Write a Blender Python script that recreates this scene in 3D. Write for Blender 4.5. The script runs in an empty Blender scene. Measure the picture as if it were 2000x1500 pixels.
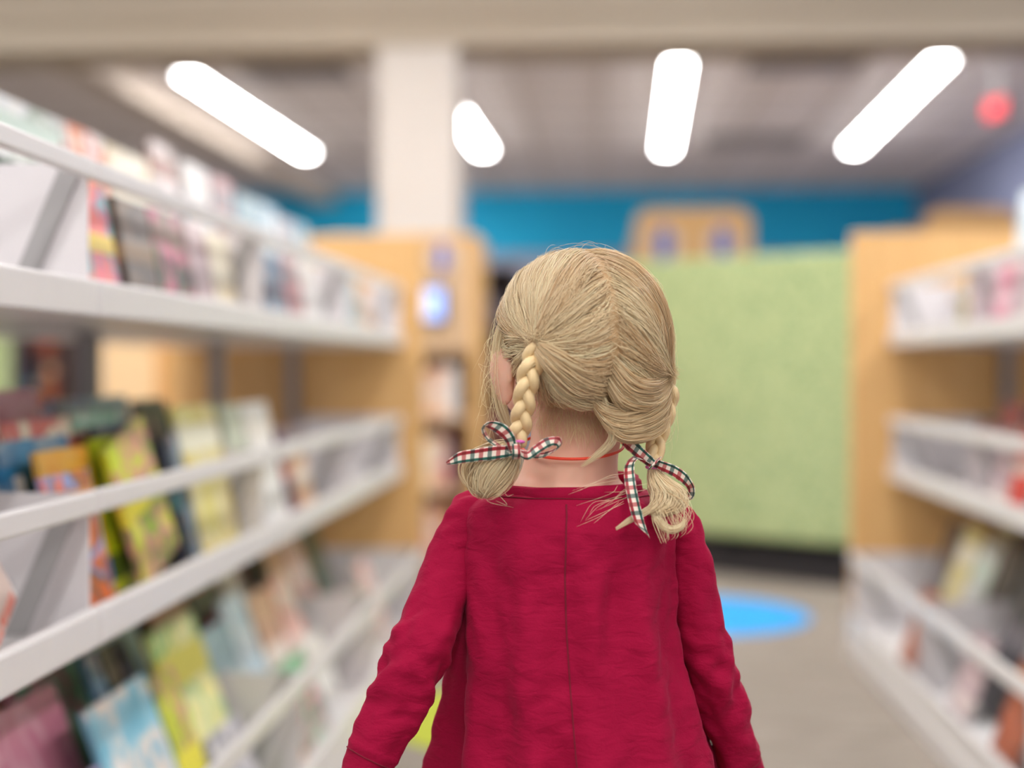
import bpy, bmesh, math, random
import numpy as np
from mathutils import Vector, Matrix, noise

R = math.radians
SC = bpy.context.scene
COL = SC.collection
random.seed(7)
rng = np.random.default_rng(7)

# ------------------------------------------------------------------ camera
CAM = Vector((0, 0, 0.91))
YAW, PITCH, F = R(3.54), R(0.72), 2777.8
cd = bpy.data.cameras.new('camera')
cam = bpy.data.objects.new('camera', cd)
COL.objects.link(cam)
cam.location = CAM
cam.rotation_euler = (R(90) - PITCH, 0, YAW)
cd.sensor_width = 36
cd.lens = 50
cd.clip_start = 0.05
cd.dof.use_dof = True
cd.dof.focus_distance = 1.32
cd.dof.aperture_fstop = 1.55
SC.camera = cam
fw = Vector((-math.sin(YAW) * math.cos(PITCH), math.cos(YAW) * math.cos(PITCH), -math.sin(PITCH)))
rt = Vector((math.cos(YAW), math.sin(YAW), 0))
up = rt.cross(fw)


def at(px, py, Y):
    d = fw + rt * ((px - 1000) / F) - up * ((py - 750) / F)
    return CAM + d * (Y / d.y)


# ------------------------------------------------------------------ light
w = bpy.data.worlds.new('world')
SC.world = w
w.use_nodes = True
w.node_tree.nodes['Background'].inputs[0].default_value = (1.0, 0.985, 0.975, 1)
w.node_tree.nodes['Background'].inputs[1].default_value = 0.30
LAMP_STRENGTH = 29.0
LAMP_COLOR = (1.0, 0.98, 0.965, 1)
SC.view_settings.view_transform = 'Standard'
SC.view_settings.look = 'None'
SC.view_settings.exposure = 0.30
SC.view_settings.gamma = 1
SC.view_settings.use_curve_mapping = False
SC.cycles.use_denoising = True
SC.cycles.max_bounces = 8


# ------------------------------------------------------------------ helpers
def srgb(r, g, b):
    f = lambda c: (c / 255) / 12.92 if c / 255 <= 0.04045 else ((c / 255 + 0.055) / 1.055) ** 2.4
    return (f(r), f(g), f(b), 1)


def nodes_of(name):
    m = bpy.data.materials.new(name)
    m.use_nodes = True
    nt = m.node_tree
    return m, nt, nt.nodes['Principled BSDF']


def N(nt, typ, **kw):
    n = nt.nodes.new(typ)
    for k, v in kw.items():
        setattr(n, k, v)
    return n


def mat(name, col, rough=0.5, metal=0.0, noise_scale=None, noise_amt=0.1, bump=0.0, emit=None, spec=None, alpha=None):
    m, nt, b = nodes_of(name)
    b.inputs['Base Color'].default_value = col
    b.inputs['Roughness'].default_value = rough
    b.inputs['Metallic'].default_value = metal
    if spec is not None:
        b.inputs['Specular IOR Level'].default_value = spec
    if noise_scale:
        tc = N(nt, 'ShaderNodeTexCoord')
        no = N(nt, 'ShaderNodeTexNoise')
        no.inputs['Scale'].default_value = noise_scale
        no.inputs['Detail'].default_value = 5
        nt.links.new(tc.outputs['Object'], no.inputs['Vector'])
        mx = N(nt, 'ShaderNodeMix', data_type='RGBA')
        nt.links.new(no.outputs['Fac'], mx.inputs['Factor'])
        mx.inputs['A'].default_value = tuple(c * (1 - noise_amt) for c in col[:3]) + (1,)
        mx.inputs['B'].default_value = tuple(min(1, c * (1 + noise_amt)) for c in col[:3]) + (1,)
        nt.links.new(mx.outputs['Result'], b.inputs['Base Color'])
        if bump:
            bp = N(nt, 'ShaderNodeBump')
            bp.inputs['Strength'].default_value = bump
            bp.inputs['Distance'].default_value = 0.002
            nt.links.new(no.outputs['Fac'], bp.inputs['Height'])
            nt.links.new(bp.outputs['Normal'], b.inputs['Normal'])
    if emit:
        b.inputs['Emission Color'].default_value = emit[0]
        b.inputs['Emission Strength'].default_value = emit[1]
    return m


def tag(o, label=None, cat=None, group=None, kind=None):
    if label:
        o['label'] = label
    if cat:
        o['category'] = cat
    if group:
        o['group'] = group
    if kind:
        o['kind'] = kind
    return o


def empty(name, loc=(0, 0, 0), rz=0.0):
    o = bpy.data.objects.new(name, None)
    COL.objects.link(o)
    o.location = loc
    o.rotation_euler = (0, 0, rz)
    return o


def link(name, bm, m, parent=None, smooth=False):
    me = bpy.data.meshes.new(name)
    bmesh.ops.recalc_face_normals(bm, faces=bm.faces)
    bm.to_mesh(me)
    bm.free()
    if smooth:
        for p in me.polygons:
            p.use_smooth = True
    for x in (m if isinstance(m, (list, tuple)) else [m]):
        me.materials.append(x)
    o = bpy.data.objects.new(name, me)
    COL.objects.link(o)
    if parent:
        o.parent = parent
    return o


def bx(bm, x0, x1, y0, y1, z0, z1, bev=0.0, mi=0):
    r = bmesh.ops.create_cube(bm, size=1)
    vs = r['verts']
    for v in vs:
        v.co = Vector(((x0 + x1) / 2 + v.co.x * (x1 - x0), (y0 + y1) / 2 + v.co.y * (y1 - y0), (z0 + z1) / 2 + v.co.z * (z1 - z0)))
    fs = set(f for v in vs for f in v.link_faces)
    for f in fs:
        f.material_index = mi
    if bev:
        es = list(set(e for v in vs for e in v.link_edges))
        bmesh.ops.bevel(bm, geom=es, offset=bev, segments=2, affect='EDGES', profile=0.5)
    return vs


def prism(bm, pts, axis, a, b, mi=0):
    """pts: 2-D outline; extruded along axis from a to b. axis 'x': pts=(y,z); 'y': pts=(x,z); 'z': pts=(x,y)"""
    def P(p, t):
        return {'x': (t, p[0], p[1]), 'y': (p[0], t, p[1]), 'z': (p[0], p[1], t)}[axis]
    va = [bm.verts.new(P(p, a)) for p in pts]
    vb = [bm.verts.new(P(p, b)) for p in pts]
    n = len(pts)
    fs = [bm.faces.new(va), bm.faces.new(vb[::-1])]
    for i in range(n):
        fs.append(bm.faces.new((va[i], vb[i], vb[(i + 1) % n], va[(i + 1) % n])))
    for f in fs:
        f.material_index = mi


def tube(bm, pts, rad, seg=10, cap=True):
    pts = [Vector(p) for p in pts]
    n = len(pts)
    rad = rad if isinstance(rad, (list, tuple)) else [rad] * n
    rings = []
    prev = None
    for i, p in enumerate(pts):
        t = (pts[min(i + 1, n - 1)] - pts[max(i - 1, 0)]).normalized()
        if prev is None:
            a = t.orthogonal().normalized()
        else:
            a = (prev - t * prev.dot(t)).normalized()
        prev = a
        b = t.cross(a)
        rings.append([bm.verts.new(p + (a * math.cos(2 * math.pi * k / seg) + b * math.sin(2 * math.pi * k / seg)) * rad[i]) for k in range(seg)])
    for i in range(n - 1):
        for k in range(seg):
            bm.faces.new((rings[i][k], rings[i][(k + 1) % seg], rings[i + 1][(k + 1) % seg], rings[i + 1][k]))
    if cap:
        bm.faces.new(rings[0][::-1])
        bm.faces.new(rings[-1])


def ell(bm, c, s, rot=None, u=24, v=16):
    r = bmesh.ops.create_uvsphere(bm, u_segments=u, v_segments=v, radius=1)
    for q in r['verts']:
        p = Vector((q.co.x * s[0], q.co.y * s[1], q.co.z * s[2]))
        if rot:
            p = rot @ p
        q.co = p + Vector(c)


def spline(pts, n):
    """Catmull-Rom through pts, n samples"""
    P = [Vector(p) for p in pts]
    P = [P[0] * 2 - P[1]] + P + [P[-1] * 2 - P[-2]]
    out = []
    m = len(P) - 3
    for i in range(n):
        t = i / (n - 1) * m
        k = min(int(t), m - 1)
        t -= k
        a, b, c, d = P[k:k + 4]
        out.append(0.5 * ((2 * b) + (c - a) * t + (2 * a - 5 * b + 4 * c - d) * t * t + (3 * b - a - 3 * c + d) * t ** 3))
    return out


def interp(x, xs, ys):
    return float(np.interp(x, xs, ys))


# ------------------------------------------------------------------ materials
def wood_mat(name, c1, c2, axis='Z', rough=0.45):
    m, nt, b = nodes_of(name)
    tc = N(nt, 'ShaderNodeTexCoord')
    mp = N(nt, 'ShaderNodeMapping')
    mp.inputs['Scale'].default_value = (9, 9, 0.7) if axis == 'Z' else (9, 0.7, 9)
    no = N(nt, 'ShaderNodeTexNoise')
    no.inputs['Scale'].default_value = 4
    no.inputs['Detail'].default_value = 8
    no.inputs['Distortion'].default_value = 0.6
    mx = N(nt, 'ShaderNodeMix', data_type='RGBA')
    mx.inputs['A'].default_value = c1
    mx.inputs['B'].default_value = c2
    nt.links.new(tc.outputs['Object'], mp.inputs['Vector'])
    nt.links.new(mp.outputs['Vector'], no.inputs['Vector'])
    nt.links.new(no.outputs['Fac'], mx.inputs['Factor'])
    nt.links.new(mx.outputs['Result'], b.inputs['Base Color'])
    b.inputs['Roughness'].default_value = rough
    return m


M = {}
M['wood'] = wood_mat('maple_wood', srgb(222, 170, 105), srgb(240, 198, 138))
M['metal'] = mat('white_steel', srgb(226, 224, 224), 0.35, noise_scale=40, noise_amt=0.02)
M['divider'] = mat('white_divider', srgb(228, 224, 226), 0.5, noise_scale=30, noise_amt=0.02)
M['brace'] = mat('grey_brace', srgb(168, 166, 166), 0.5, noise_scale=30, noise_amt=0.03)
M['upright'] = mat('grey_steel', srgb(160, 154, 155), 0.45, noise_scale=30, noise_amt=0.03)
M['pages'] = mat('book_pages', srgb(236, 230, 216), 0.8, noise_scale=200, noise_amt=0.05)
M['sticker'] = mat('white_sticker', srgb(240, 238, 236), 0.6, noise_scale=50, noise_amt=0.03)
M['ink'] = mat('grey_ink', srgb(120, 120, 125), 0.7)
M['lamp_body'] = mat('lamp_housing', srgb(225, 225, 225), 0.5)
M['lamp'] = mat('lamp_diffuser', (0.9, 0.9, 0.9, 1), 0.5, emit=(LAMP_COLOR, LAMP_STRENGTH))
M['lamp_far'] = mat('lamp_diffuser_far', (0.9, 0.9, 0.9, 1), 0.5, emit=(LAMP_COLOR, LAMP_STRENGTH * 1.2))
M['ceiling'] = mat('ceiling_panels', srgb(240, 232, 230), 0.9, noise_scale=3, noise_amt=0.05)
M['beam'] = mat('beige_plaster', srgb(200, 188, 170), 0.85, noise_scale=3, noise_amt=0.03)
M['column'] = mat('cream_plaster', srgb(232, 225, 218), 0.8, noise_scale=3, noise_amt=0.02)
M['blue'] = mat('blue_paint', srgb(26, 192, 255), 0.7, noise_scale=0.6, noise_amt=0.18)
M['lavender'] = mat('pale_grey_paint', srgb(176, 180, 200), 0.8, noise_scale=2, noise_amt=0.05)
M['black'] = mat('black_plastic', srgb(38, 36, 40), 0.5, noise_scale=20, noise_amt=0.1)
M['vent'] = mat('dark_vent', srgb(95, 90, 88), 0.7)
M['signblue'] = mat('sign_blue', srgb(5, 75, 200), 0.5)
M['signwhite'] = mat('sign_white', srgb(225, 225, 238), 0.5)
M['signpale'] = mat('sign_pale', srgb(224, 206, 184), 0.5)
M['floorblue'] = mat('floor_decal_blue', srgb(42, 170, 255), 0.6, noise_scale=120, noise_amt=0.05)
M['floorlime'] = mat('floor_decal_lime', srgb(186, 196, 58), 0.6, noise_scale=120, noise_amt=0.05)


def carpet():
    m, nt, b = nodes_of('grey_carpet')
    tc = N(nt, 'ShaderNodeTexCoord')
    n1 = N(nt, 'ShaderNodeTexNoise')
    n1.inputs['Scale'].default_value = 260
    n1.inputs['Detail'].default_value = 3
    mp = N(nt, 'ShaderNodeMapping')
    mp.inputs['Scale'].default_value = (2, 14, 1)
    mp.inputs['Rotation'].default_value = (0, 0, R(35))
    n2 = N(nt, 'ShaderNodeTexNoise')
    n2.inputs['Scale'].default_value = 3
    n2.inputs['Detail'].default_value = 4
    nt.links.new(tc.outputs['Object'], n1.inputs['Vector'])
    nt.links.new(tc.outputs['Object'], mp.inputs['Vector'])
    nt.links.new(mp.outputs['Vector'], n2.inputs['Vector'])
    ad = N(nt, 'ShaderNodeMath', operation='ADD')
    nt.links.new(n1.outputs['Fac'], ad.inputs[0])
    nt.links.new(n2.outputs['Fac'], ad.inputs[1])
    cr = N(nt, 'ShaderNodeValToRGB')
    cr.color_ramp.elements[0].position = 0.35
    cr.color_ramp.elements[0].color = srgb(120, 111, 102)
    cr.color_ramp.elements[1].position = 0.65
    cr.color_ramp.elements[1].color = srgb(172, 162, 152)
    ml = N(nt, 'ShaderNodeMath', operation='MULTIPLY')
    ml.inputs[1].default_value = 0.5
    nt.links.new(ad.outputs[0], ml.inputs[0])
    nt.links.new(ml.outputs[0], cr.inputs['Fac'])
    nt.links.new(cr.outputs['Color'], b.inputs['Base Color'])
    b.inputs['Roughness'].default_value = 0.95
    return m


def green_fabric():
    m, nt, b = nodes_of('green_woven_fabric')
    tc = N(nt, 'ShaderNodeTexCoord')
    v = N(nt, 'ShaderNodeTexVoronoi')
    v.inputs['Scale'].default_value = 42
    no = N(nt, 'ShaderNodeTexNoise')
    no.inputs['Scale'].default_value = 16
    no.inputs['Detail'].default_value = 4
    nt.links.new(tc.outputs['Object'], v.inputs['Vector'])
    nt.links.new(tc.outputs['Object'], no.inputs['Vector'])
    ad = N(nt, 'ShaderNodeMath', operation='ADD')
    nt.links.new(v.outputs['Distance'], ad.inputs[0])
    nt.links.new(no.outputs['Fac'], ad.inputs[1])
    cr = N(nt, 'ShaderNodeValToRGB')
    cr.color_ramp.elements[0].position = 0.55
    cr.color_ramp.elements[0].color = srgb(104, 144, 98)
    cr.color_ramp.elements[1].position = 1.0
    cr.color_ramp.elements[1].color = srgb(184, 198, 144)
    nt.links.new(ad.outputs[0], cr.inputs['Fac'])
    nt.links.new(cr.outputs['Color'], b.inputs['Base Color'])
    b.inputs['Roughness'].default_value = 0.95
    return m


M['carpet'] = carpet()
M['green'] = green_fabric()

# ------------------------------------------------------------------ setting
CEIL = 3.0


def struct(name, bm, m, parent=None, **k):
    o = link(name, bm, m, parent, **k)
    if not parent:
        o['kind'] = 'structure'
    return o


bm = bmesh.new(); bx(bm, -9, 3.9, -3.4, 17.2, -0.1, 0.0); struct('floor', bm, M['carpet'])
bm = bmesh.new(); bx(bm, -9, 3.9, -3.4, 17.2, CEIL, CEIL + 0.1); ceiling = struct('ceiling', bm, M['ceiling'])
# grid of the ceiling panels
bm = bmesh.new()
for y in range(8, 17):
    bx(bm, -8.9, 3.7, y * 1.0, y * 1.0 + 0.02, CEIL - 0.012, CEIL)
for i in range(-14, 6):
    bx(bm, i * 0.61, i * 0.61 + 0.02, 7.3, 16.95, CEIL - 0.012, CEIL)
g = struct('ceiling_grid', bm, mat('ceiling_grid_grey', srgb(190, 182, 175), 0.7), ceiling)
bm = bmesh.new(); bx(bm, -9, 3.9, 17.0, 17.2, 2.25, CEIL); back_blue = struct('wall_back', bm, M['blue'])
bm = bmesh.new(); bx(bm, -9, 3.9, 17.0, 17.2, 0.0, 2.25); struct('wall_back', bm, M['lavender'])
bm = bmesh.new(); bx(bm, 3.7, 3.9, 1.0, 17.0, 0, CEIL); struct('wall_right', bm, mat('blue_violet_paint', srgb(132, 138, 168), 0.75, noise_scale=1, noise_amt=0.08))
# beam across at the column line, column under it
bm = bmesh.new(); bx(bm, -9, 3.7, 6.98, 7.4, 2.49, CEIL - 0.001); bx(bm, -9, 3.7, 6.93, 6.98, 2.62, 2.68); struct('beam', bm, M['beam'])
c0, c1 = at(736, 300, 7.0), at(893, 300, 7.0)
bm = bmesh.new(); bx(bm, c0.x, c1.x, 7.0, 7.44, 0, 2.49, bev=0.01); struct('column', bm, M['column'])
# second, lower beige bulkhead running away to the left
M['pale_plaster'] = mat('pale_plaster', srgb(208, 194, 180), 0.8, noise_scale=3, noise_amt=0.02)
bm = bmesh.new(); bx(bm, -3.80, -3.58, 8.95, 16.95, -0.15, 0.0); o = struct('beam', bm, M['pale_plaster'])
o.location = (0, 0, CEIL - 0.001); o.rotation_euler = (0, 0, -R(1.35))
bm = bmesh.new(); bx(bm, c0.x - 0.012, c1.x + 0.012, 6.985, 7.455, 0, 0.1); struct('baseboard_column', bm, M['black'])

# ceiling lamps (rows turned slightly against the shelves)
AZ = -R(1.35)
ca, sa = math.cos(AZ), math.sin(AZ)


def ceil_pt(lat, d):
    return (lat * ca - d * sa, lat * sa + d * ca)


def make_lamp(L, m='lamp'):
    root = empty('ceiling_lamp')
    bm = bmesh.new()
    bx(bm, -0.085, 0.085, -L / 2, L / 2, -0.045, 0.0, bev=0.006)
    link('lamp_housing', bm, M['lamp_body'], root)
    bm = bmesh.new()
    prism(bm, [(0.07 * math.cos(a), -0.046 - 0.022 * math.sin(a)) for a in [i * math.pi / 8 for i in range(9)]], 'y', -L / 2 + 0.02, L / 2 - 0.02)
    link('lamp_diffuser', bm, M[m], root)
    return root


def copy_tree(o, parent=None):
    c = o.copy()
    COL.objects.link(c)
    c.parent = parent
    for ch in list(o.children):
        copy_tree(ch, c)
    return c


lamps = [(-3.13, 11.62, 3.7, 'long white strip lamp above the column side shelving, left of the column'),
         (-1.42, 11.5, 3.9, 'white strip lamp partly hidden by the cream column'),
         (0.30, 11.6, 3.9, 'white strip lamp directly above the green screen and the sign box'),
         (2.05, 11.65, 3.9, 'slanting white strip lamp next to the red exit sign')]
lamps[0] = lamps[0][:3] + ('long white strip lamp between the beige bulkhead and the cream column',)
proto = None
for lat, d, L, lab in lamps:
    o = make_lamp(L, 'lamp_far')
    x, y = ceil_pt(lat, d)
    o.location = (x, y, CEIL - 0.001)
    o.rotation_euler = (0, 0, AZ)
    tag(o, lab, 'lamp', 'strip lamps on the ceiling beyond the beam')
# the same rows go on this side of the beam, over the aisle and the shelves
for lat, d, wh in ((-3.23, 4.2, 'beyond the column shelving'), (-1.43, 4.2, 'over the column shelving'), (0.30, 4.2, 'over the carpeted aisle'), (2.07, 4.2, 'over the screen shelving')):
    o = make_lamp(3.7)
    x, y = ceil_pt(lat, d)
    o.location = (x, y, CEIL - 0.001)
    o.rotation_euler = (0, 0, AZ)
    tag(o, 'white strip lamp overhead before the beige beam, ' + wh, 'lamp', 'strip lamps over the aisle')

for lat, d, wh in ((-1.43, -0.9, 'over the near end of the column shelving'), (0.30, -0.9, 'over the near end of the aisle'), (2.07, -0.9, 'over the near end of the screen shelving')):
    o = make_lamp(3.7)
    x, y = ceil_pt(lat, d)
    o.location = (x, y, CEIL - 0.001)
    o.rotation_euler = (0, 0, AZ)
    tag(o, 'white strip lamp overhead behind the child, ' + wh, 'lamp', 'strip lamps over the aisle')

o = make_lamp(1.3, 'lamp_far')  # added lamp, unseen behind the column, to brighten the blue wall
o.location = (-2.0, 15.5, CEIL - 0.001)
tag(o, 'added unseen strip lamp brightening the blue wall, hidden behind the cream column', 'lamp')

# vents
for px, py, s, lab in ((575, 135, 0.75, 'dark ceiling vent beside the long strip lamp near the column'),
                       (1570, 118, 0.75, 'dark ceiling vent between the two long strip lamps, by the beam'),
                       (1475, 272, 0.9, 'dark ceiling vent between the two long strip lamps, far from the beam')):
    Y = 1
    a = at(px, py, 1.0) - CAM
    Y = (CEIL - 0.91) / a.z
    p = at(px, py, Y)
    v = empty('ceiling_vent', (p.x, p.y, CEIL - 0.012))
    bm = bmesh.new()
    bx(bm, -s / 2, s / 2, -0.3, 0.3, -0.012, 0.0, bev=0.003)
    link('frame', bm, M['vent'], v)
    bm = bmesh.new()
    for k in range(9):
        bx(bm, -s / 2 + 0.04, s / 2 - 0.04, -0.26 + k * 0.06, -0.235 + k * 0.06, -0.018, -0.012)
    link('slats', bm, M['upright'], v)
    tag(v, lab, 'vent', 'ceiling vents')

# exit sign
p = at(1945, 212, 9.8)
ex = empty('exit_sign', (p.x, p.y, p.z), R(-66))
bm = bmesh.new(); bx(bm, -0.15, 0.15, 0, 0.05, -0.1, 0.1, bev=0.008); link('housing', bm, mat('sign_housing', srgb(70, 34, 38), 0.5), ex)
bm = bmesh.new(); bx(bm, -0.012, 0.012, 0.012, 0.036, 0.1, (CEIL - p.z) / 0.72); link('hanger', bm, M['lamp_body'], ex)
red = mat('exit_red_light', srgb(230, 20, 40), 0.5, emit=((1.0, 0.02, 0.05, 1), 3.2))
bm = bmesh.new()
LW, LH, S = 0.045, 0.13, 0.016


def stroke(bm, x0, z0, x1, z1, y=-0.004, wd=S):
    d = Vector((x1 - x0, 0, z1 - z0))
    n = Vector((-d.z, 0, d.x)).normalized() * wd / 2
    a, b = Vector((x0, 0, z0)), Vector((x1, 0, z1))
    prism(bm, [((a + n).x, (a + n).z), ((b + n).x, (b + n).z), ((b - n).x, (b - n).z), ((a - n).x, (a - n).z)], 'y', y, 0.002)


h = LH / 2
x = -0.115
for (a, b, c, d) in ((0, -h, 0, h), (0, h, LW, h), (0, 0, LW * 0.8, 0), (0, -h, LW, -h)):
    stroke(bm, x + a, b, x + c, d)
x = -0.05
stroke(bm, x, -h, x + LW, h); stroke(bm, x, h, x + LW, -h)
x = 0.03
stroke(bm, x, -h, x, h)
x = 0.06
stroke(bm, x, h, x + 0.056, h); stroke(bm, x + 0.028, -h, x + 0.028, h)
link('lettering', bm, red, ex)
ex.scale = (0.72, 0.72, 0.72)
tag(ex, 'glowing red EXIT sign hanging from the ceiling by the blue violet wall', 'sign')

# floor decals
for px, py, Y, r, m, lab in ((0, 0, 0, 0, 0, 0),):
    pass


def disc(name, x, y, r, m, lab):
    bm = bmesh.new()
    prism(bm, [(r * math.cos(2 * math.pi * k / 64), r * math.sin(2 * math.pi * k / 64)) for k in range(64)], 'z', 0.0, 0.003)
    o = link(name, bm, m)
    o.location = (x, y, 0.0005)
    tag(o, lab, 'floor decal', 'round floor decals')


disc('floor_decal', 0.36, 5.22, 0.40, M['floorblue'], 'bright blue round decal on the grey carpet before the green screen')
disc('floor_decal', -0.165, 3.66, 0.395, M['floorlime'], 'lime green round decal on the carpet beside the shelving base')

# ------------------------------------------------------------------ books
PAL = {
    'white and green': [(238, 240, 236), (232, 236, 240), (160, 180, 165), (205, 225, 215)],
    'red and orange': [(240, 236, 232), (225, 70, 45), (240, 170, 90), (120, 165, 150)],
    'cream': [(240, 232, 205), (245, 240, 225), (225, 205, 160), (230, 225, 205)],
    'white and brown': [(240, 225, 225), (245, 238, 235), (110, 75, 60), (160, 110, 95)],
    'pale blue': [(165, 200, 220), (210, 230, 240), (240, 245, 248), (120, 165, 190)],
    'teal and coral': [(60, 150, 165), (240, 115, 85), (225, 85, 130), (235, 205, 70)],
    'dark and magenta': [(52, 42, 40), (95, 110, 70), (205, 60, 120), (120, 85, 70)],
    'mauve': [(190, 165, 170), (205, 185, 185), (150, 125, 135), (225, 210, 205)],
    'steel blue': [(60, 110, 150), (90, 150, 175), (190, 160, 160), (45, 60, 90)],
    'white': [(238, 236, 234), (245, 243, 240), (222, 222, 226), (232, 226, 220)],
    'grey and white': [(200, 200, 210), (232, 230, 232), (150, 150, 165), (240, 235, 225)],
    'pink': [(225, 150, 170), (235, 175, 190), (215, 130, 155), (240, 205, 212)],
    'crimson and cream': [(205, 85, 85), (235, 225, 200), (225, 215, 190), (190, 70, 70)],
    'bright blue': [(48, 140, 190), (40, 120, 170), (150, 170, 185), (60, 155, 205)],
    'orange and blue': [(250, 185, 55), (250, 178, 60), (248, 196, 90), (60, 95, 175)],
    'orange and brown': [(225, 110, 45), (130, 165, 225), (140, 90, 60), (225, 165, 110)],
    'lime green': [(190, 205, 25), (225, 230, 50), (150, 175, 30), (90, 110, 30)],
    'lime and pink': [(200, 215, 50), (225, 150, 150), (120, 150, 60), (235, 225, 70)],
    'sea green': [(100, 155, 135), (190, 205, 195), (125, 175, 150), (175, 100, 90)],
    'blue and brown': [(115, 140, 185), (130, 90, 70), (150, 165, 200), (110, 75, 60)],
    'dark navy': [(35, 45, 75), (50, 60, 95), (30, 30, 45), (60, 120, 135)],
    'yellow and cream': [(225, 215, 130), (235, 230, 195), (215, 190, 100), (238, 235, 215)],
    'pale sage': [(200, 205, 190), (222, 222, 208), (165, 180, 160), (210, 195, 175)],
    'purple': [(100, 30, 90), (120, 40, 105), (80, 25, 75), (215, 110, 95)],
    'sky blue and flame': [(120, 188, 215), (150, 205, 226), (250, 232, 220), (232, 168, 150)],
    'mint and pink': [(150, 200, 165), (105, 175, 135), (225, 120, 150), (205, 195, 185)],
    'dark brown': [(75, 55, 48), (110, 85, 60), (50, 38, 36), (140, 110, 75)],
    'lemon and green': [(238, 230, 150), (240, 240, 190), (110, 185, 95), (225, 215, 100)],
    'powder blue': [(165, 195, 205), (190, 212, 218), (140, 175, 190), (215, 228, 232)],
    'peach': [(235, 195, 160), (240, 215, 190), (200, 130, 95), (235, 225, 215)],
    'hot pink and navy': [(225, 60, 110), (45, 50, 90), (235, 90, 110), (35, 35, 55)],
    'white and coral': [(235, 232, 225), (240, 236, 230), (230, 120, 100), (220, 200, 190)],
    'charcoal': [(58, 56, 64), (80, 78, 86), (45, 44, 50), (110, 105, 110)],
    'lilac': [(160, 145, 190), (190, 175, 205), (130, 115, 170), (215, 205, 220)],
    'olive': [(150, 145, 80), (180, 170, 110), (110, 105, 60), (205, 195, 150)],
    'red': [(215, 45, 45), (225, 65, 60), (180, 35, 35), (240, 220, 210)],
    'rust': [(165, 85, 55), (190, 110, 75), (120, 60, 42), (215, 170, 140)],
    'forest green': [(60, 95, 75), (85, 120, 95), (45, 70, 58), (170, 185, 160)],
    'maroon': [(120, 30, 50), (150, 45, 65), (85, 25, 40), (200, 160, 150)],
    'rose and grey': [(195, 120, 130), (175, 165, 165), (210, 150, 155), (140, 130, 135)],
}


def cover_mat(key, cols, style):
    m, nt, b = nodes_of('cover_' + key.replace(' ', '_'))
    C = [srgb(*c) for c in cols]
    tc = N(nt, 'ShaderNodeTexCoord')
    oi = N(nt, 'ShaderNodeObjectInfo')
    mp = N(nt, 'ShaderNodeMapping')
    mp.inputs['Scale'].default_value = (0.3, 2.2, 2.6)
    nt.links.new(tc.outputs['Generated'], mp.inputs['Vector'])
    mul = N(nt, 'ShaderNodeMath', operation='MULTIPLY')
    mul.inputs[1].default_value = 37.0
    nt.links.new(oi.outputs['Random'], mul.inputs[0])
    no = N(nt, 'ShaderNodeTexNoise', noise_dimensions='4D')
    no.inputs['Scale'].default_value = 1.15
    no.inputs['Detail'].default_value = 2.0
    no.inputs['Distortion'].default_value = 0.8
    nt.links.new(mp.outputs['Vector'], no.inputs['Vector'])
    nt.links.new(mul.outputs[0], no.inputs['W'])
    cr = N(nt, 'ShaderNodeValToRGB')
    e = cr.color_ramp.elements
    e[0].position, e[0].color = 0.0, C[0]
    e[1].position, e[1].color = 0.47, C[1]
    q = e.new(0.56); q.color = C[2]
    q = e.new(0.63); q.color = C[0]
    q = e.new(0.40); q.color = C[0]
    nt.links.new(no.outputs['Fac'], cr.inputs['Fac'])
    # title band in the upper part of the cover
    sp = N(nt, 'ShaderNodeSeparateXYZ')
    nt.links.new(tc.outputs['Generated'], sp.inputs[0])
    lo, hi = ((0.7, 0.87), (0.08, 0.25), (0.45, 0.6))[style % 3]
    g1 = N(nt, 'ShaderNodeMath', operation='GREATER_THAN'); g1.inputs[1].default_value = lo
    g2 = N(nt, 'ShaderNodeMath', operation='LESS_THAN'); g2.inputs[1].default_value = hi
    nt.links.new(sp.outputs['Z'], g1.inputs[0]); nt.links.new(sp.outputs['Z'], g2.inputs[0])
    an = N(nt, 'ShaderNodeMath', operation='MULTIPLY')
    nt.links.new(g1.outputs[0], an.inputs[0]); nt.links.new(g2.outputs[0], an.inputs[1])
    mx = N(nt, 'ShaderNodeMix', data_type='RGBA')
    nt.links.new(an.outputs[0], mx.inputs['Factor'])
    nt.links.new(cr.outputs['Color'], mx.inputs['A'])
    mx.inputs['B'].default_value = C[3]
    nt.links.new(mx.outputs['Result'], b.inputs['Base Color'])
    b.inputs['Roughness'].default_value = 0.32
    return m


CM = {k: cover_mat(k, v, 1 if k in ('orange and blue', 'sky blue and flame') else i) for i, (k, v) in enumerate(PAL.items())}
PK = list(PAL)


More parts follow.
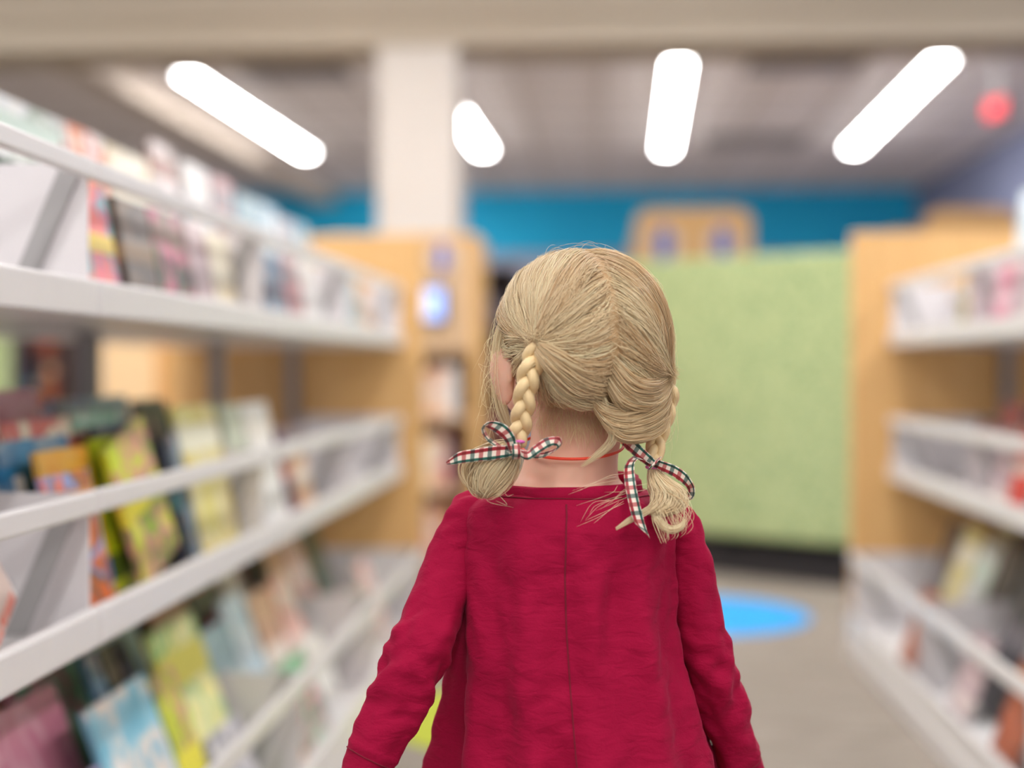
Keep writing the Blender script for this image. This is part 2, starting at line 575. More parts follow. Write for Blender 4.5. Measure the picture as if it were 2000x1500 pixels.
def book(face, x, y, z, wd, hh, th, lean, tilt, pal, yaw=0.0, sticker=False, parts=True):
    """face +1: the cover faces +x, -1: it faces -x. x: where the back bottom edge stands, y: the near end, z: the surface."""
    bm = bmesh.new()
    c = 0.0022
    bx(bm, 0, c, 0, wd, 0, hh); bx(bm, th - c, th, 0, wd, 0, hh); bx(bm, c, th - c, 0, c, 0, hh)
    o = link('book', bm, CM[pal])
    if parts:
        bm = bmesh.new()
        bx(bm, c + 0.0003, th - c - 0.0003, c + 0.0003, wd - 0.003, 0.003, hh - 0.003)
        link('pages', bm, M['pages'], o)
    if sticker:
        bm = bmesh.new()
        bx(bm, th, th + 0.0006, wd * 0.12, wd * 0.12 + 0.035, hh * 0.60, hh * 0.60 + 0.048)
        bx(bm, th + 0.0006, th + 0.0009, wd * 0.12 + 0.006, wd * 0.12 + 0.028, hh * 0.60 + 0.02, hh * 0.60 + 0.026, mi=1)
        bx(bm, th + 0.0006, th + 0.0009, wd * 0.12 + 0.006, wd * 0.12 + 0.024, hh * 0.60 + 0.01, hh * 0.60 + 0.014, mi=1)
        link('sticker', bm, [M['sticker'], M['ink']], o)
    if face > 0:
        Rm = Matrix.Rotation(yaw, 4, 'Z') @ Matrix.Rotation(-lean, 4, 'Y') @ Matrix.Rotation(tilt, 4, 'X')
        base = Rm
        cy = y
    else:
        Rm = Matrix.Rotation(math.pi + yaw, 4, 'Z') @ Matrix.Rotation(-lean, 4, 'Y') @ Matrix.Rotation(-tilt, 4, 'X')
        base = Rm
        cy = y + wd
    corners = [base @ Vector((a, b, d)) for a in (0, th) for b in (0, wd) for d in (0, hh)]
    zmin = min(v.z for v in corners)
    ymin = min(v.y for v in corners)
    dy = 0
    if abs(tilt) > 1e-3:
        dy = 0
    o.matrix_world = Matrix.Translation((x, cy + dy, z - zmin + 0.0008)) @ Rm
    return o


ORD = ['first', 'second', 'third', 'fourth', 'fifth', 'sixth', 'seventh', 'eighth', 'ninth', 'tenth', 'eleventh', 'twelfth', 'thirteenth', 'fourteenth', 'fifteenth', 'sixteenth']
BOOKS = {}


def add_book(side, level, row, y, wd, hh, pal, th=None, lean=None, tilt=0.0, dx=0.0, sticker=False, yaw=0.0):
    u = UNITS[side]
    th = th or random.uniform(0.007, 0.014)
    lev = LEVELS[level]
    lean = R(lev['lean']) if lean is None else R(lean)
    z = lev['z']
    lat = lev['front'] + row * lev['step'] + dx + th   # distance from lip plane
    x = u['front'][level] + u['dir'] * lat
    face = -u['dir']
    o = book(face, x, y, z, wd, hh, th, lean, R(tilt), pal, yaw=yaw, sticker=sticker)
    BOOKS.setdefault((side, level, row), []).append((y, o, pal, wd, hh, tilt))
    return o


# ------------------------------------------------------------------ shelving units
JOINTS = [0.85, 1.78, 2.71, 3.64, 4.57]
UNITS = {
    'col': dict(dir=-1, front={'top': -0.84, 'upper': -0.65, 'middle': -0.65, 'bottom': -0.575}, centre=-0.99),
    'scr': dict(dir=1, front={'top': 1.12, 'upper': 0.925, 'middle': 0.925, 'bottom': 0.80}, centre=1.27),
}
LEVELS = {
    'top': dict(z=1.1405, front=0.035, step=0.030, lean=6),
    'upper': dict(z=0.9865, front=0.035, step=0.034, lean=10),
    'middle': dict(z=0.5665, front=0.035, step=0.034, lean=12),
    'bottom': dict(z=0.0865, front=0.04, step=0.036, lean=20),
}
TRAY = {  # floor z, lip bottom, lip top, rail z0, z1
    'upper': (0.985, 0.972, 1.020, 1.146, 1.172),
    'middle': (0.565, 0.552, 0.602, 0.722, 0.752),
    'bottom': (0.085, 0.005, 0.125, 0.288, 0.322),
}


def unit(side, lab):
    u = UNITS[side]
    d = u['dir']
    root = empty('book_shelving', (u['centre'], 0, 0))
    cx = u['centre']

    def X(v):  # world x to root x
        return v - cx

    def bxx(bm, xa, xb, *r, **k):
        bx(bm, min(xa, xb), max(xa, xb), *r, **k)
    # end panel
    xb = X(u['front']['bottom'])
    bm = bmesh.new()
    bxx(bm, xb + d * 0.0, -xb, 4.575, 4.62, 0.0, 1.335, bev=0.004)
    link('end_panel', bm, M['wood'], root)
    # uprights
    for y in JOINTS:
        bm = bmesh.new()
        yy = y if y < 4.5 else 4.55
        bx(bm, -0.016, 0.016, yy - 0.03, yy + 0.012, 0.0, 1.135)
        link('upright', bm, M['upright'], root)
    # base and the rear shelves of the other side
    bm = bmesh.new()
    bx(bm, -0.02, 0.02, 0.85, 4.57, 1.112, 1.1395, bev=0.003)
    bxx(bm, X(u['front']['top']), 0.14 * d, 0.85, 4.57, 1.124, 1.1395)
    link('display_ledge', bm, M['metal'], root)
    bm = bmesh.new()
    bxx(bm, X(u['front']['top']) - d * 0.006, X(u['front']['top']) + d * 0.004, 0.85, 4.57, 1.124, 1.165, bev=0.002)
    link('ledge_lip', bm, M['metal'], root)
    for lev, (fz, l0, l1, r0, r1) in TRAY.items():
        xf = X(u['front'][lev])
        for k in range(4):
            y0, y1 = JOINTS[k] + 0.002, JOINTS[k + 1] - 0.002
            bm = bmesh.new()
            bxx(bm, xf, d * 0.0 - d * 0.02, y0, y1, fz - 0.012, fz)
            bxx(bm, xf - d * 0.014, xf + d * 0.004, y0, y1, l0, l1, bev=0.005)
            if lev == 'bottom':
                bxx(bm, xf - d * 0.018, xf + d * 0.006, y0, y1, 0.0, 0.062, bev=0.004)
            t = link('tray', bm, M['metal'], root)
            tag(t, 'white steel tray')
            bm = bmesh.new()
            bxx(bm, xf - d * 0.012, xf + d * 0.002, y0, y1, r0, r1, bev=0.004)
            link('rail', bm, M['metal'], t)
            for yy in ((y1 - 0.006,) if k < 3 else (y1 - 0.006,)):
                bm = bmesh.new()
                tp = r1 - 0.004
                if lev == 'upper':
                    xl = X(u['front']['top']) - d * 0.012
                    prism(bm, [(xf, fz), (d * -0.022, fz), (d * -0.022, 1.11), (xl, 1.11), (xl, tp), (xf, tp)], 'y', yy, yy + 0.005)
                else:
                    bxx(bm, xf, d * -0.022, yy, yy + 0.005, fz, tp)
                link('divider', bm, M['divider'], t)
                # diagonal grey brace on the divider
                bm = bmesh.new()
                h = tp - fz
                o0, o1 = xf + d * 0.004, xf + d * (0.004 + h * 0.42)
                pts = [(o0 + d * 0.0, tp - 0.004), (o0 + d * 0.030, tp - 0.004), (o1 + d * 0.030, fz + 0.002), (o1, fz + 0.002)]
                prism(bm, pts, 'y', yy - 0.0035, yy - 0.0002)
                link('brace', bm, M['brace'], t)
            # shelf of the other side
            bm = bmesh.new()
            bxx(bm, d * 0.022, d * abs(xf), y0, y1, fz - 0.012, fz)
            bxx(bm, d * (abs(xf) - 0.004), d * (abs(xf) + 0.012), y0, y1, l0, l1)
            bxx(bm, d * (abs(xf) - 0.004), d * (abs(xf) + 0.010), y0, y1, r0, r1)
            link('rear_tray', bm, M['metal'], root)
    tag(root, lab, 'shelving', 'long white shelving units along the aisle')
    return root


unit('col', 'white tray bookshelf with maple end panel standing before the cream column')
unit('scr', 'white tray bookshelf with maple end panel standing beside the green screen')

A = add_book
# --- column side, top ledge
for y, wd, hh, p, dx in ((1.84, 0.26, 0.19, 'lilac', 0.03), (2.12, 0.27, 0.19, 'white and green', 0.03), (2.41, 0.19, 0.192, 'red and orange', 0.03), (2.62, 0.25, 0.188, 'cream', 0.03),
                         (2.92, 0.18, 0.245, 'white and brown', 0.04), (3.16, 0.20, 0.235, 'white', 0.04), (3.40, 0.18, 0.235, 'rose and grey', 0.04), (3.64, 0.2, 0.22, 'powder blue', 0.04),
                         (3.88, 0.2, 0.225, 'pale blue', 0.04), (4.12, 0.19, 0.21, 'grey and white', 0.04), (4.34, 0.18, 0.215, 'sky blue and flame', 0.04), (1.60, 0.22, 0.19, 'pale blue', 0.03)):
    A('col', 'top', 0, y, wd, hh, p, dx=dx)
# --- column side, upper tray front row
for y, wd, hh, p, tl in ((1.80, 0.22, 0.18, 'teal and coral', 0), (2.06, 0.15, 0.175, 'dark brown', 0), (2.22, 0.17, 0.178, 'dark and magenta', 0), (2.41, 0.12, 0.175, 'mauve', 0), (2.54, 0.15, 0.17, 'cream', 0),
                         (2.73, 0.16, 0.175, 'grey and white', 0), (2.93, 0.2, 0.17, 'steel blue', 0), (3.16, 0.15, 0.17, 'rose and grey', 0), (3.33, 0.2, 0.172, 'white', 0),
                         (3.67, 0.22, 0.17, 'white and green', 0), (3.92, 0.2, 0.18, 'powder blue', 0), (4.15, 0.2, 0.17, 'peach', 0)):
    A('col', 'upper', 0, y, wd, hh, p, tilt=tl)
for y, wd, hh, p in ((1.82, 0.18, 0.2, 'forest green'), (2.04, 0.2, 0.19, 'olive'), (2.28, 0.18, 0.2, 'charcoal'), (2.49, 0.18, 0.19, 'white and coral'), (2.74, 0.2, 0.2, 'powder blue'), (2.98, 0.2, 0.19, 'lilac'),
                     (3.22, 0.2, 0.2, 'cream'), (3.68, 0.22, 0.21, 'pale sage'), (3.95, 0.25, 0.2, 'white'), (4.25, 0.2, 0.2, 'grey and white')):
    A('col', 'upper', 2, y, wd, hh, p)
A('col', 'upper', 0, 1.36, 0.16, 0.17, 'red', tilt=24, dx=0.0)
# --- column side, middle tray
A('col', 'middle', 0, 1.565, 0.12, 0.20, 'white and coral', tilt=33, th=0.012)
for y, wd, hh, p, row, tl, st in (
        (1.81, 0.17, 0.20, 'orange and brown', 0, 0, False), (2.12, 0.20, 0.225, 'lime and pink', 0, 14, False), (2.345, 0.03, 0.22, 'dark navy', 0, 0, False), (2.385, 0.04, 0.23, 'steel blue', 0, 0, False),
        (2.435, 0.25, 0.275, 'yellow and cream', 0, 0, False),
        (2.73, 0.15, 0.27, 'pale sage', 0, 0, False), (2.90, 0.22, 0.27, 'white', 0, 0, False), (3.16, 0.05, 0.2, 'purple', 0, 0, False), (3.24, 0.16, 0.16, 'peach', 0, 0, False),
        (1.89, 0.19, 0.228, 'orange and blue', 1, 0, True), (2.11, 0.17, 0.235, 'lime green', 1, 0, True), (2.32, 0.2, 0.22, 'charcoal', 1, 0, False),
        (1.85, 0.25, 0.243, 'bright blue', 2, 0, True), (2.22, 0.22, 0.25, 'dark navy', 2, 0, False),
        (1.95, 0.26, 0.268, 'crimson and cream', 3, 0, False), (2.22, 0.22, 0.275, 'sea green', 3, 0, False), (2.46, 0.2, 0.25, 'dark brown', 3, 0, False), (2.74, 0.25, 0.26, 'forest green', 3, 0, False),
        (2.03, 0.24, 0.31, 'pink', 5, 0, False), (2.28, 0.04, 0.28, 'lilac', 5, 0, False), (2.33, 0.16, 0.292, 'blue and brown', 5, 0, False), (2.50, 0.2, 0.292, 'powder blue', 5, 0, False), (2.74, 0.2, 0.28, 'charcoal', 5, 0, False),
        (2.97, 0.22, 0.25, 'peach', 5, 0, False), (3.23, 0.2, 0.24, 'rust', 5, 0, False), (3.70, 0.2, 0.16, 'charcoal', 5, 0, False), (3.95, 0.2, 0.17, 'rose and grey', 5, 0, False), (4.2, 0.18, 0.16, 'grey and white', 5, 0, False)):
    A('col', 'middle', row, y, wd, hh, p, tilt=tl, sticker=st)
# --- bottom trays: rows of tilted picture books
rb = random.Random(3)


def fill(side, level, row, y0, y1, pals, hmin, hmax, wmin=0.15, wmax=0.23, gap=0.012):
    y = y0
    i = 0
    while True:
        wd = rb.uniform(wmin, wmax)
        if y + wd > y1:
            break
        add_book(side, level, row, y, wd, rb.uniform(hmin, hmax), pals[i % len(pals)], tilt=0)
        i += 1
        y += wd + gap + rb.uniform(0, 0.02)


for (y, wd, hh, p, row, tl, st) in (
        (1.79, 0.18, 0.27, 'lilac', 0, 0, False), (1.98, 0.265, 0.345, 'sky blue and flame', 0, 0, True), (2.255, 0.12, 0.33, 'lime and pink', 0, 0, False), (2.42, 0.2, 0.18, 'grey and white', 0, 0, False),
        (2.40, 0.27, 0.375, 'lemon and green', 1, 0, False),
        (1.81, 0.26, 0.37, 'pink', 2, 0, False), (2.20, 0.055, 0.38, 'steel blue', 2, 0, False), (2.27, 0.055, 0.38, 'dark brown', 2, 0, False), (2.34, 0.05, 0.38, 'charcoal', 2, 0, False),
        (1.80, 0.16, 0.36, 'maroon', 4, 0, False), (2.06, 0.28, 0.40, 'mint and pink', 4, 0, True), (2.40, 0.24, 0.40, 'powder blue', 4, 0, False),
        (1.80, 0.25, 0.40, 'blue and brown', 6, 0, False), (2.07, 0.28, 0.41, 'orange and brown', 6, 0, False), (2.40, 0.22, 0.40, 'forest green', 6, 0, False)):
    A('col', 'bottom', row, y, wd, hh, p, tilt=tl, sticker=st)
fill('col', 'bottom', 8, 1.80, 2.70, ['charcoal', 'dark navy', 'blue and brown', 'maroon', 'forest green'], 0.36, 0.42)
fill('col', 'bottom', 9, 1.80, 2.70, ['steel blue', 'dark brown', 'yellow and cream', 'charcoal'], 0.38, 0.43)
fill('col', 'bottom', 0, 2.73, 3.62, ['peach', 'mint and pink', 'white', 'pale sage'], 0.16, 0.20)
fill('col', 'bottom', 2, 2.73, 3.62, ['powder blue', 'pale blue', 'peach', 'white and coral'], 0.30, 0.34)
fill('col', 'bottom', 4, 2.73, 3.62, ['rust', 'hot pink and navy', 'white', 'white and coral'], 0.35, 0.40)
fill('col', 'bottom', 6, 2.73, 3.62, ['dark brown', 'charcoal', 'dark navy', 'forest green'], 0.37, 0.42)
fill('col', 'bottom', 8, 2.73, 3.62, ['forest green', 'rust', 'charcoal', 'peach'], 0.38, 0.42)
fill('col', 'bottom', 1, 3.67, 4.4, ['white and coral', 'mauve', 'mint and pink'], 0.18, 0.24)
fill('col', 'bottom', 4, 3.67, 4.4, ['peach', 'white and coral', 'forest green'], 0.32, 0.38)
fill('col', 'bottom', 7, 3.67, 4.3, ['white and brown', 'forest green', 'charcoal'], 0.34, 0.40)
# --- screen side
for y, wd, hh, p in ((2.75, 0.22, 0.25, 'white'), (3.0, 0.2, 0.25, 'pale blue'), (3.22, 0.2, 0.25, 'white and green'), (3.45, 0.17, 0.25, 'cream'), (3.65, 0.2, 0.255, 'grey and white'), (3.88, 0.2, 0.255, 'pale blue')):
    A('scr', 'top', 0, y, wd, hh, p)
for y, wd, hh, p, row in ((2.74, 0.18, 0.17, 'peach', 0), (2.94, 0.19, 0.17, 'cream', 0), (3.15, 0.14, 0.17, 'pale sage', 0), (3.31, 0.13, 0.175, 'mauve', 0), (3.46, 0.13, 0.17, 'pink', 0), (3.67, 0.14, 0.16, 'grey and white', 0), (3.83, 0.09, 0.165, 'olive', 0),
                          (2.75, 0.2, 0.19, 'white', 2), (2.98, 0.2, 0.19, 'white and coral', 2), (3.22, 0.16, 0.19, 'charcoal', 2), (3.41, 0.18, 0.2, 'hot pink and navy', 2), (3.68, 0.2, 0.19, 'dark brown', 2)):
    A('scr', 'upper', row, y, wd, hh, p)
for y, wd, hh, p, row in ((2.75, 0.2, 0.19, 'pale sage', 0), (2.98, 0.18, 0.19, 'charcoal', 0), (3.18, 0.09, 0.2, 'dark navy', 0), (3.29, 0.14, 0.2, 'red', 0), (3.46, 0.14, 0.19, 'mauve', 0), (3.67, 0.13, 0.19, 'rose and grey', 0),
                          (2.75, 0.22, 0.25, 'white', 2), (3.0, 0.2, 0.25, 'peach', 2), (3.24, 0.17, 0.24, 'blue and brown', 2), (3.43, 0.18, 0.26, 'rose and grey', 2), (3.68, 0.2, 0.25, 'maroon', 2), (3.9, 0.18, 0.2, 'charcoal', 2),
                          (2.75, 0.22, 0.27, 'steel blue', 4), (3.0, 0.22, 0.27, 'charcoal', 4), (3.25, 0.2, 0.27, 'white', 4), (3.48, 0.13, 0.28, 'red', 4), (3.68, 0.2, 0.27, 'maroon', 4)):
    A('scr', 'middle', row, y, wd, hh, p)
fill('scr', 'bottom', 0, 1.82, 2.69, ['white', 'grey and white', 'cream'], 0.2, 0.24)
fill('scr', 'bottom', 0, 2.73, 3.3, ['charcoal', 'rust', 'pink'], 0.19, 0.24)
fill('scr', 'bottom', 0, 3.32, 3.62, ['mauve'], 0.18, 0.22)
fill('scr', 'bottom', 0, 3.67, 4.2, ['dark navy', 'rust'], 0.18, 0.22)
fill('scr', 'bottom', 2, 1.82, 2.69, ['white and green', 'lemon and green', 'pale blue'], 0.3, 0.34)
fill('scr', 'bottom', 2, 2.73, 3.62, ['lemon and green', 'yellow and cream', 'pale blue', 'charcoal'], 0.33, 0.38)
fill('scr', 'bottom', 3, 3.67, 4.5, ['charcoal', 'white and green', 'yellow and cream'], 0.33, 0.38)
fill('scr', 'bottom', 5, 1.82, 2.69, ['lemon and green', 'powder blue', 'peach', 'white'], 0.36, 0.4)
fill('scr', 'bottom', 5, 2.73, 3.62, ['powder blue', 'pale blue', 'dark navy', 'charcoal'], 0.36, 0.4)
fill('scr', 'bottom', 6, 3.67, 4.5, ['dark navy', 'charcoal', 'yellow and cream'], 0.36, 0.4)
fill('scr', 'bottom', 7, 2.73, 3.62, ['dark brown', 'charcoal', 'maroon', 'mauve'], 0.37, 0.41)
fill('scr', 'bottom', 8, 3.67, 4.5, ['maroon', 'dark brown', 'rose and grey'], 0.37, 0.41)

# labels of the shelved books
LEVN = {'top': 'top ledge', 'upper': 'upper tray', 'middle': 'middle tray', 'bottom': 'bottom tray'}
SIDEN = {'col': 'of column shelving', 'scr': 'of screen shelving'}
used = {}
rows_of = {}
for (s, l, r), lst in BOOKS.items():
    rows_of.setdefault((s, l), set()).add(r)
for key in BOOKS:
    s, l, r = key
    lst = sorted(BOOKS[key], key=lambda t: -t[0])
    rr = sorted(rows_of[(s, l)])
    depth = '' if len(rr) == 1 else ('front row, ' if r == rr[0] else ('back row, ' if r == rr[-1] else ORD[rr.index(r)] + ' row, '))
    for i, (y, o, pal, wd, hh, tl) in enumerate(lst):
        size = 'slim ' if wd < 0.1 else ('leaning ' if abs(tl) > 5 else '')
        colr = pal.split(' and ')
        lab = f"{size}{pal} book, {depth}{LEVN[l]} {SIDEN[s]}, {ORD[i]} from end panel"
        tag(o, lab, 'book', f'books in the {LEVN[l]} {SIDEN[s]}')


# ------------------------------------------------------------------ things beyond the shelving
def person_icon(bm, cx, cz, s, y0, y1, mi=0):
    n = 14
    prism(bm, [(cx + 0.17 * s * math.cos(2 * math.pi * k / n), cz + 0.33 * s + 0.17 * s * math.sin(2 * math.pi * k / n)) for k in range(n)], 'y', y0, y1, mi)
    prism(bm, [(cx - 0.22 * s, cz + 0.13 * s), (cx + 0.22 * s, cz + 0.13 * s), (cx + 0.17 * s, cz - 0.2 * s), (cx + 0.12 * s, cz - 0.5 * s), (cx - 0.12 * s, cz - 0.5 * s), (cx - 0.17 * s, cz - 0.2 * s)], 'y', y0, y1, mi)


def sign(cx, y, cz, r, label):
    n = 28
    o = empty('figure_sign', (cx, y, cz))
    bm = bmesh.new()
    prism(bm, [(r * 1.1 * math.cos(2 * math.pi * k / n), r * 1.25 * math.sin(2 * math.pi * k / n)) for k in range(n)], 'y', -0.006, 0)
    link('sign_plate', bm, M['signpale'], o)
    bm = bmesh.new()
    person_icon(bm, 0, 0, r * 2.3, -0.009, -0.006)
    link('pictogram', bm, M['signblue'], o)
    tag(o, label, 'sign', 'blue figure signs')
    return o


def rounded_end(name, px0, px1, pyt, Y, dep, lab, r=0.09):
    a, b = at(px0, pyt, Y), at(px1, pyt, Y)
    x0, x1, zt = a.x, b.x, a.z
    root = empty(name, ((x0 + x1) / 2, Y, 0))
    hw = (x1 - x0) / 2
    pts = [(-hw, 0), (hw, 0)]
    pts += [(hw - r + r * math.cos(t), zt - r + r * math.sin(t)) for t in [i * math.pi / 12 for i in range(7)]]
    pts += [(-hw + r + r * math.cos(t), zt - r + r * math.sin(t)) for t in [math.pi / 2 + i * math.pi / 12 for i in range(7)]]
    bm = bmesh.new()
    prism(bm, pts, 'y', 0, 0.04)
    link('end_panel', bm, M['wood'], root)
    bm = bmesh.new()
    prism(bm, pts, 'y', dep, dep + 0.04)
    link('far_panel', bm, M['wood'], root)
    for z in (0.1, 0.5, 0.9, 1.25):
        bm = bmesh.new()
        bx(bm, -hw + 0.04, hw - 0.04, 0.04, dep, z, z + 0.02)
        link('shelf', bm, M['metal'], root)
    tag(root, lab, 'bookcase', 'maple bookcases with rounded tops')
    return root


rounded_end('bookcase', 1240, 1470, 408, 7.9, 1.2, 'rounded maple bookcase end carrying two blue figure signs, behind the green screen')
for px, lab in ((1297, 'blue figure sign on the rounded maple bookcase, the one nearer the column'), (1411, 'blue figure sign on the rounded maple bookcase, the one nearer the exit sign')):
    p = at(px, 478, 7.895)
    sign(p.x, 7.895, p.z, 0.085, lab)
rounded_end('bookcase', 1808, 1990, 408, 7.9, 1.2, 'rounded maple bookcase end rising behind the screen shelving')

# green screen
sl, sr = at(1120, 500, 6.70), at(1720, 480, 5.80)
ang = math.atan2(sr.y - sl.y, sr.x - sl.x)
Lw = math.hypot(sr.x - sl.x, sr.y - sl.y)
gs = empty('fabric_screen', (sl.x, sl.y, 0), ang)
bm = bmesh.new(); bx(bm, 0, Lw, 0, 0.09, 0.17, 1.385, bev=0.02); link('fabric_panel', bm, M['green'], gs)
bm = bmesh.new(); bx(bm, 0.03, Lw - 0.03, 0.10, 0.55, 0.035, 0.32, bev=0.02); link('seat_box', bm, M['black'], gs)
for xx in (0.1, Lw / 2, Lw - 0.1):
    bm = bmesh.new(); bx(bm, xx - 0.025, xx + 0.025, 0.02, 0.07, 0, 0.18); link('leg', bm, M['black'], gs)
    bm = bmesh.new(); bx(bm, xx - 0.025, xx + 0.025, 0.45, 0.5, 0, 0.05); link('leg', bm, M['black'], gs)
bm = bmesh.new(); bx(bm, 0.05, Lw - 0.05, 0.012, 0.05, 0.0, 0.10, bev=0.008); link('base_rail', bm, M['black'], gs)
tag(gs, 'tall screen upholstered in speckled pale green fabric on a black base', 'screen')

# kiosk cabinet with sign and tablet before the column
a, b = at(640, 440, 5.9), at(932, 440, 5.9)
KX0, KX1, KZ = a.x, b.x, 1.43
kio = empty('display_cabinet', ((KX0 + KX1) / 2, 5.9, 0))
hw = (KX1 - KX0) / 2
tan = wood_mat('pale_tan_laminate', srgb(205, 172, 134), srgb(216, 186, 152))
bm = bmesh.new(); bx(bm, -hw, -hw + 0.03, 0, 0.5, 0, KZ); bx(bm, hw - 0.03, hw, 0, 0.5, 0, KZ); link('side_panel', bm, M['wood'], kio)
bm = bmesh.new(); bx(bm, -hw + 0.03, hw - 0.03, 0.47, 0.5, 0.02, KZ); link('back_panel', bm, tan, kio)
bm = bmesh.new(); bx(bm, -hw + 0.03, hw - 0.03, 0.0, 0.03, 0.98, KZ); link('header_panel', bm, tan, kio)
bm = bmesh.new(); bx(bm, -hw, hw, -0.005, 0.5, KZ, KZ + 0.03, bev=0.004); link('top_panel', bm, M['wood'], kio)
for z in (0.08, 0.38, 0.68, 0.96):
    bm = bmesh.new(); bx(bm, -hw + 0.03, hw - 0.03, 0.01, 0.47, z, z + 0.02); link('shelf', bm, tan, kio)
tag(kio, 'open tan display cabinet with shelves standing in front of the cream column', 'cabinet')
p = at(864, 502, 5.895); sign(p.x, 5.895, p.z, 0.05, 'blue figure sign on the tan display cabinet above the glowing tablet')
p = at(846, 594, 5.88)
tb = empty('tablet', (p.x, 5.88, p.z))
bm = bmesh.new(); bx(bm, -0.045, 0.055, -0.012, 0.012, -0.075, 0.075, bev=0.006); link('tablet_case', bm, M['black'], tb)
ms = mat('tablet_screen_glow', srgb(120, 170, 250), 0.3, emit=((0.22, 0.42, 1.0, 1), 0.85))
bm = bmesh.new(); bx(bm, -0.036, 0.044, -0.0135, -0.012, -0.064, 0.064); link('screen', bm, ms, tb)
bm = bmesh.new(); bx(bm, -0.036, 0.002, -0.0142, -0.0136, -0.05, 0.05); link('screen_window', bm, mat('tablet_window_glow', srgb(225, 230, 255), 0.3, emit=((0.70, 0.76, 1.0, 1), 0.6)), tb)
tag(tb, 'small glowing blue and white tablet mounted on the tan display cabinet', 'tablet')


def front_book(x, y, z, wd, hh, dep, pal, lab, grp):
    """book standing with its spine to the aisle (-y)"""
    bm = bmesh.new()
    c = 0.002
    bx(bm, 0, c, 0, dep, 0, hh); bx(bm, wd - c, wd, 0, dep, 0, hh); bx(bm, c, wd - c, 0, c, 0, hh)
    o = link('book', bm, CM[pal])
    o.location = (x, y, z)
    bm = bmesh.new(); bx(bm, c + .0003, wd - c - .0003, c + .0003, dep - 0.003, 0.003, hh - 0.003); link('pages', bm, M['pages'], o)
    tag(o, lab, 'book', grp)


rk = random.Random(11)
for si, z in enumerate((0.1, 0.4, 0.7)):
    x = KX0 + 0.25
    i = 0
    nm = ('lowest', 'middle', 'highest')[si]
    while x < KX1 - 0.12:
        wd = rk.uniform(0.03, 0.05)
        pal = rk.choice(['peach', 'rose and grey', 'mauve', 'peach', 'white and brown', 'cream', 'white', 'rust'])
        front_book(x, 5.93, z + 0.001, wd, rk.uniform(0.18, 0.24), 0.16, pal, f'{pal} book standing on the {nm} shelf of the tan display cabinet, {ORD[i]} along', f'books on the {nm} shelf of the tan cabinet')
        x += wd + 0.002
        i += 1


def dark_bookcase(px0, px1, Y, zt, shelves, pals, lab, nm, seed, m=None):
    x0, x1 = at(px0, 700, Y).x, at(px1, 700, Y).x
    root = empty('bookcase', ((x0 + x1) / 2, Y, 0))
    hw = (x1 - x0) / 2
    m = m or mat('dark_brown_laminate', srgb(70, 52, 50), 0.5, noise_scale=8, noise_amt=0.1)
    for s in (-1, 1):
        bm = bmesh.new(); bx(bm, s * hw - 0.012, s * hw + 0.012, 0, 0.3, 0, zt); link('side_panel', bm, m, root)
    bm = bmesh.new(); bx(bm, -hw + 0.012, hw - 0.012, 0.28, 0.3, 0, zt); link('back_panel', bm, m, root)
    bm = bmesh.new(); bx(bm, -hw - 0.012, hw + 0.012, 0, 0.3, zt, zt + 0.02); link('top_panel', bm, m, root)
    rr = random.Random(seed)
    for j, z in enumerate(shelves):
        bm = bmesh.new(); bx(bm, -hw + 0.012, hw - 0.012, 0, 0.28, z - 0.02, z); link('shelf', bm, m, root)
        x = x0 + 0.02
        i = 0
        while x < x1 - 0.06:
            wd = rr.uniform(0.028, 0.045)
            pal = rr.choice(pals)
            if i < 16:
                front_book(x, Y + 0.03, z + 0.0005, wd, rr.uniform(0.19, 0.25), 0.17, pal, f'{pal} book in {nm}, {ORD[j]} shelf up, {ORD[i]} from column', f'books in {nm}')
            x += wd + 0.002
            i += 1
    tag(root, lab, 'bookcase')


dark_bookcase(922, 1010, 9.0, 1.52, (0.08, 0.42, 0.78, 1.14), ['charcoal', 'maroon', 'dark navy', 'lilac', 'dark brown', 'charcoal'], 'dark bookcase of purple and navy books seen between the tan cabinet and the braids', 'the dark bookcase near the braids', 5)
# beyond the gap under the upper tray: maple cabinet, bookcase and a second green screen
a, b = at(196, 640, 6.0), at(300, 640, 6.0)
c = at(376, 640, 6.0)
root = empty('maple_cabinet', ((a.x + c.x) / 2, 6.0, 0))
bm = bmesh.new(); bx(bm, a.x - root.location.x, b.x - root.location.x, 0, 0.4, 0, 1.3, bev=0.004); link('lit_face', bm, wood_mat('lit_maple', srgb(250, 212, 160), srgb(255, 224, 178)), root)  # brightly lit face of the cabinet, its light painted as a paler maple
bm = bmesh.new(); bx(bm, b.x - root.location.x + 0.002, c.x - root.location.x, 0.05, 0.4, 0, 1.3, bev=0.004); link('body', bm, M['wood'], root)
tag(root, 'maple cabinet with a face coloured as lit, seen through the gap under the upper tray', 'cabinet')
dark_bookcase(36, 122, 6.0, 1.25, (0.1, 0.4, 0.7, 0.97), ['maroon', 'dark brown', 'charcoal', 'rust', 'lilac', 'dark navy'], 'dark bookcase seen through the gap beside the maple cabinet', 'dark bookcase by maple cabinet', 9)
a = at(30, 640, 6.0)
bm = bmesh.new(); bx(bm, a.x - 1.0, a.x - 0.02, 5.95, 6.03, 0.0, 1.25, bev=0.02)
o = link('fabric_screen', bm, M['green'])
tag(o, 'low green fabric screen seen through the gap beside the dark bookcase', 'screen')

# ------------------------------------------------------------------ the girl
G0 = at(1125, 1500, 1.37)
girl = empty('person', (G0.x, 1.37, 0))


def gl(o):
    """keep world coordinates while parented to the girl"""
    o.parent = girl
    o.matrix_parent_inverse = Matrix.Translation(-Vector(girl.location))
    return o


def glp(o, par):
    o.parent = par
    o.matrix_parent_inverse = Matrix.Identity(4)
    return o


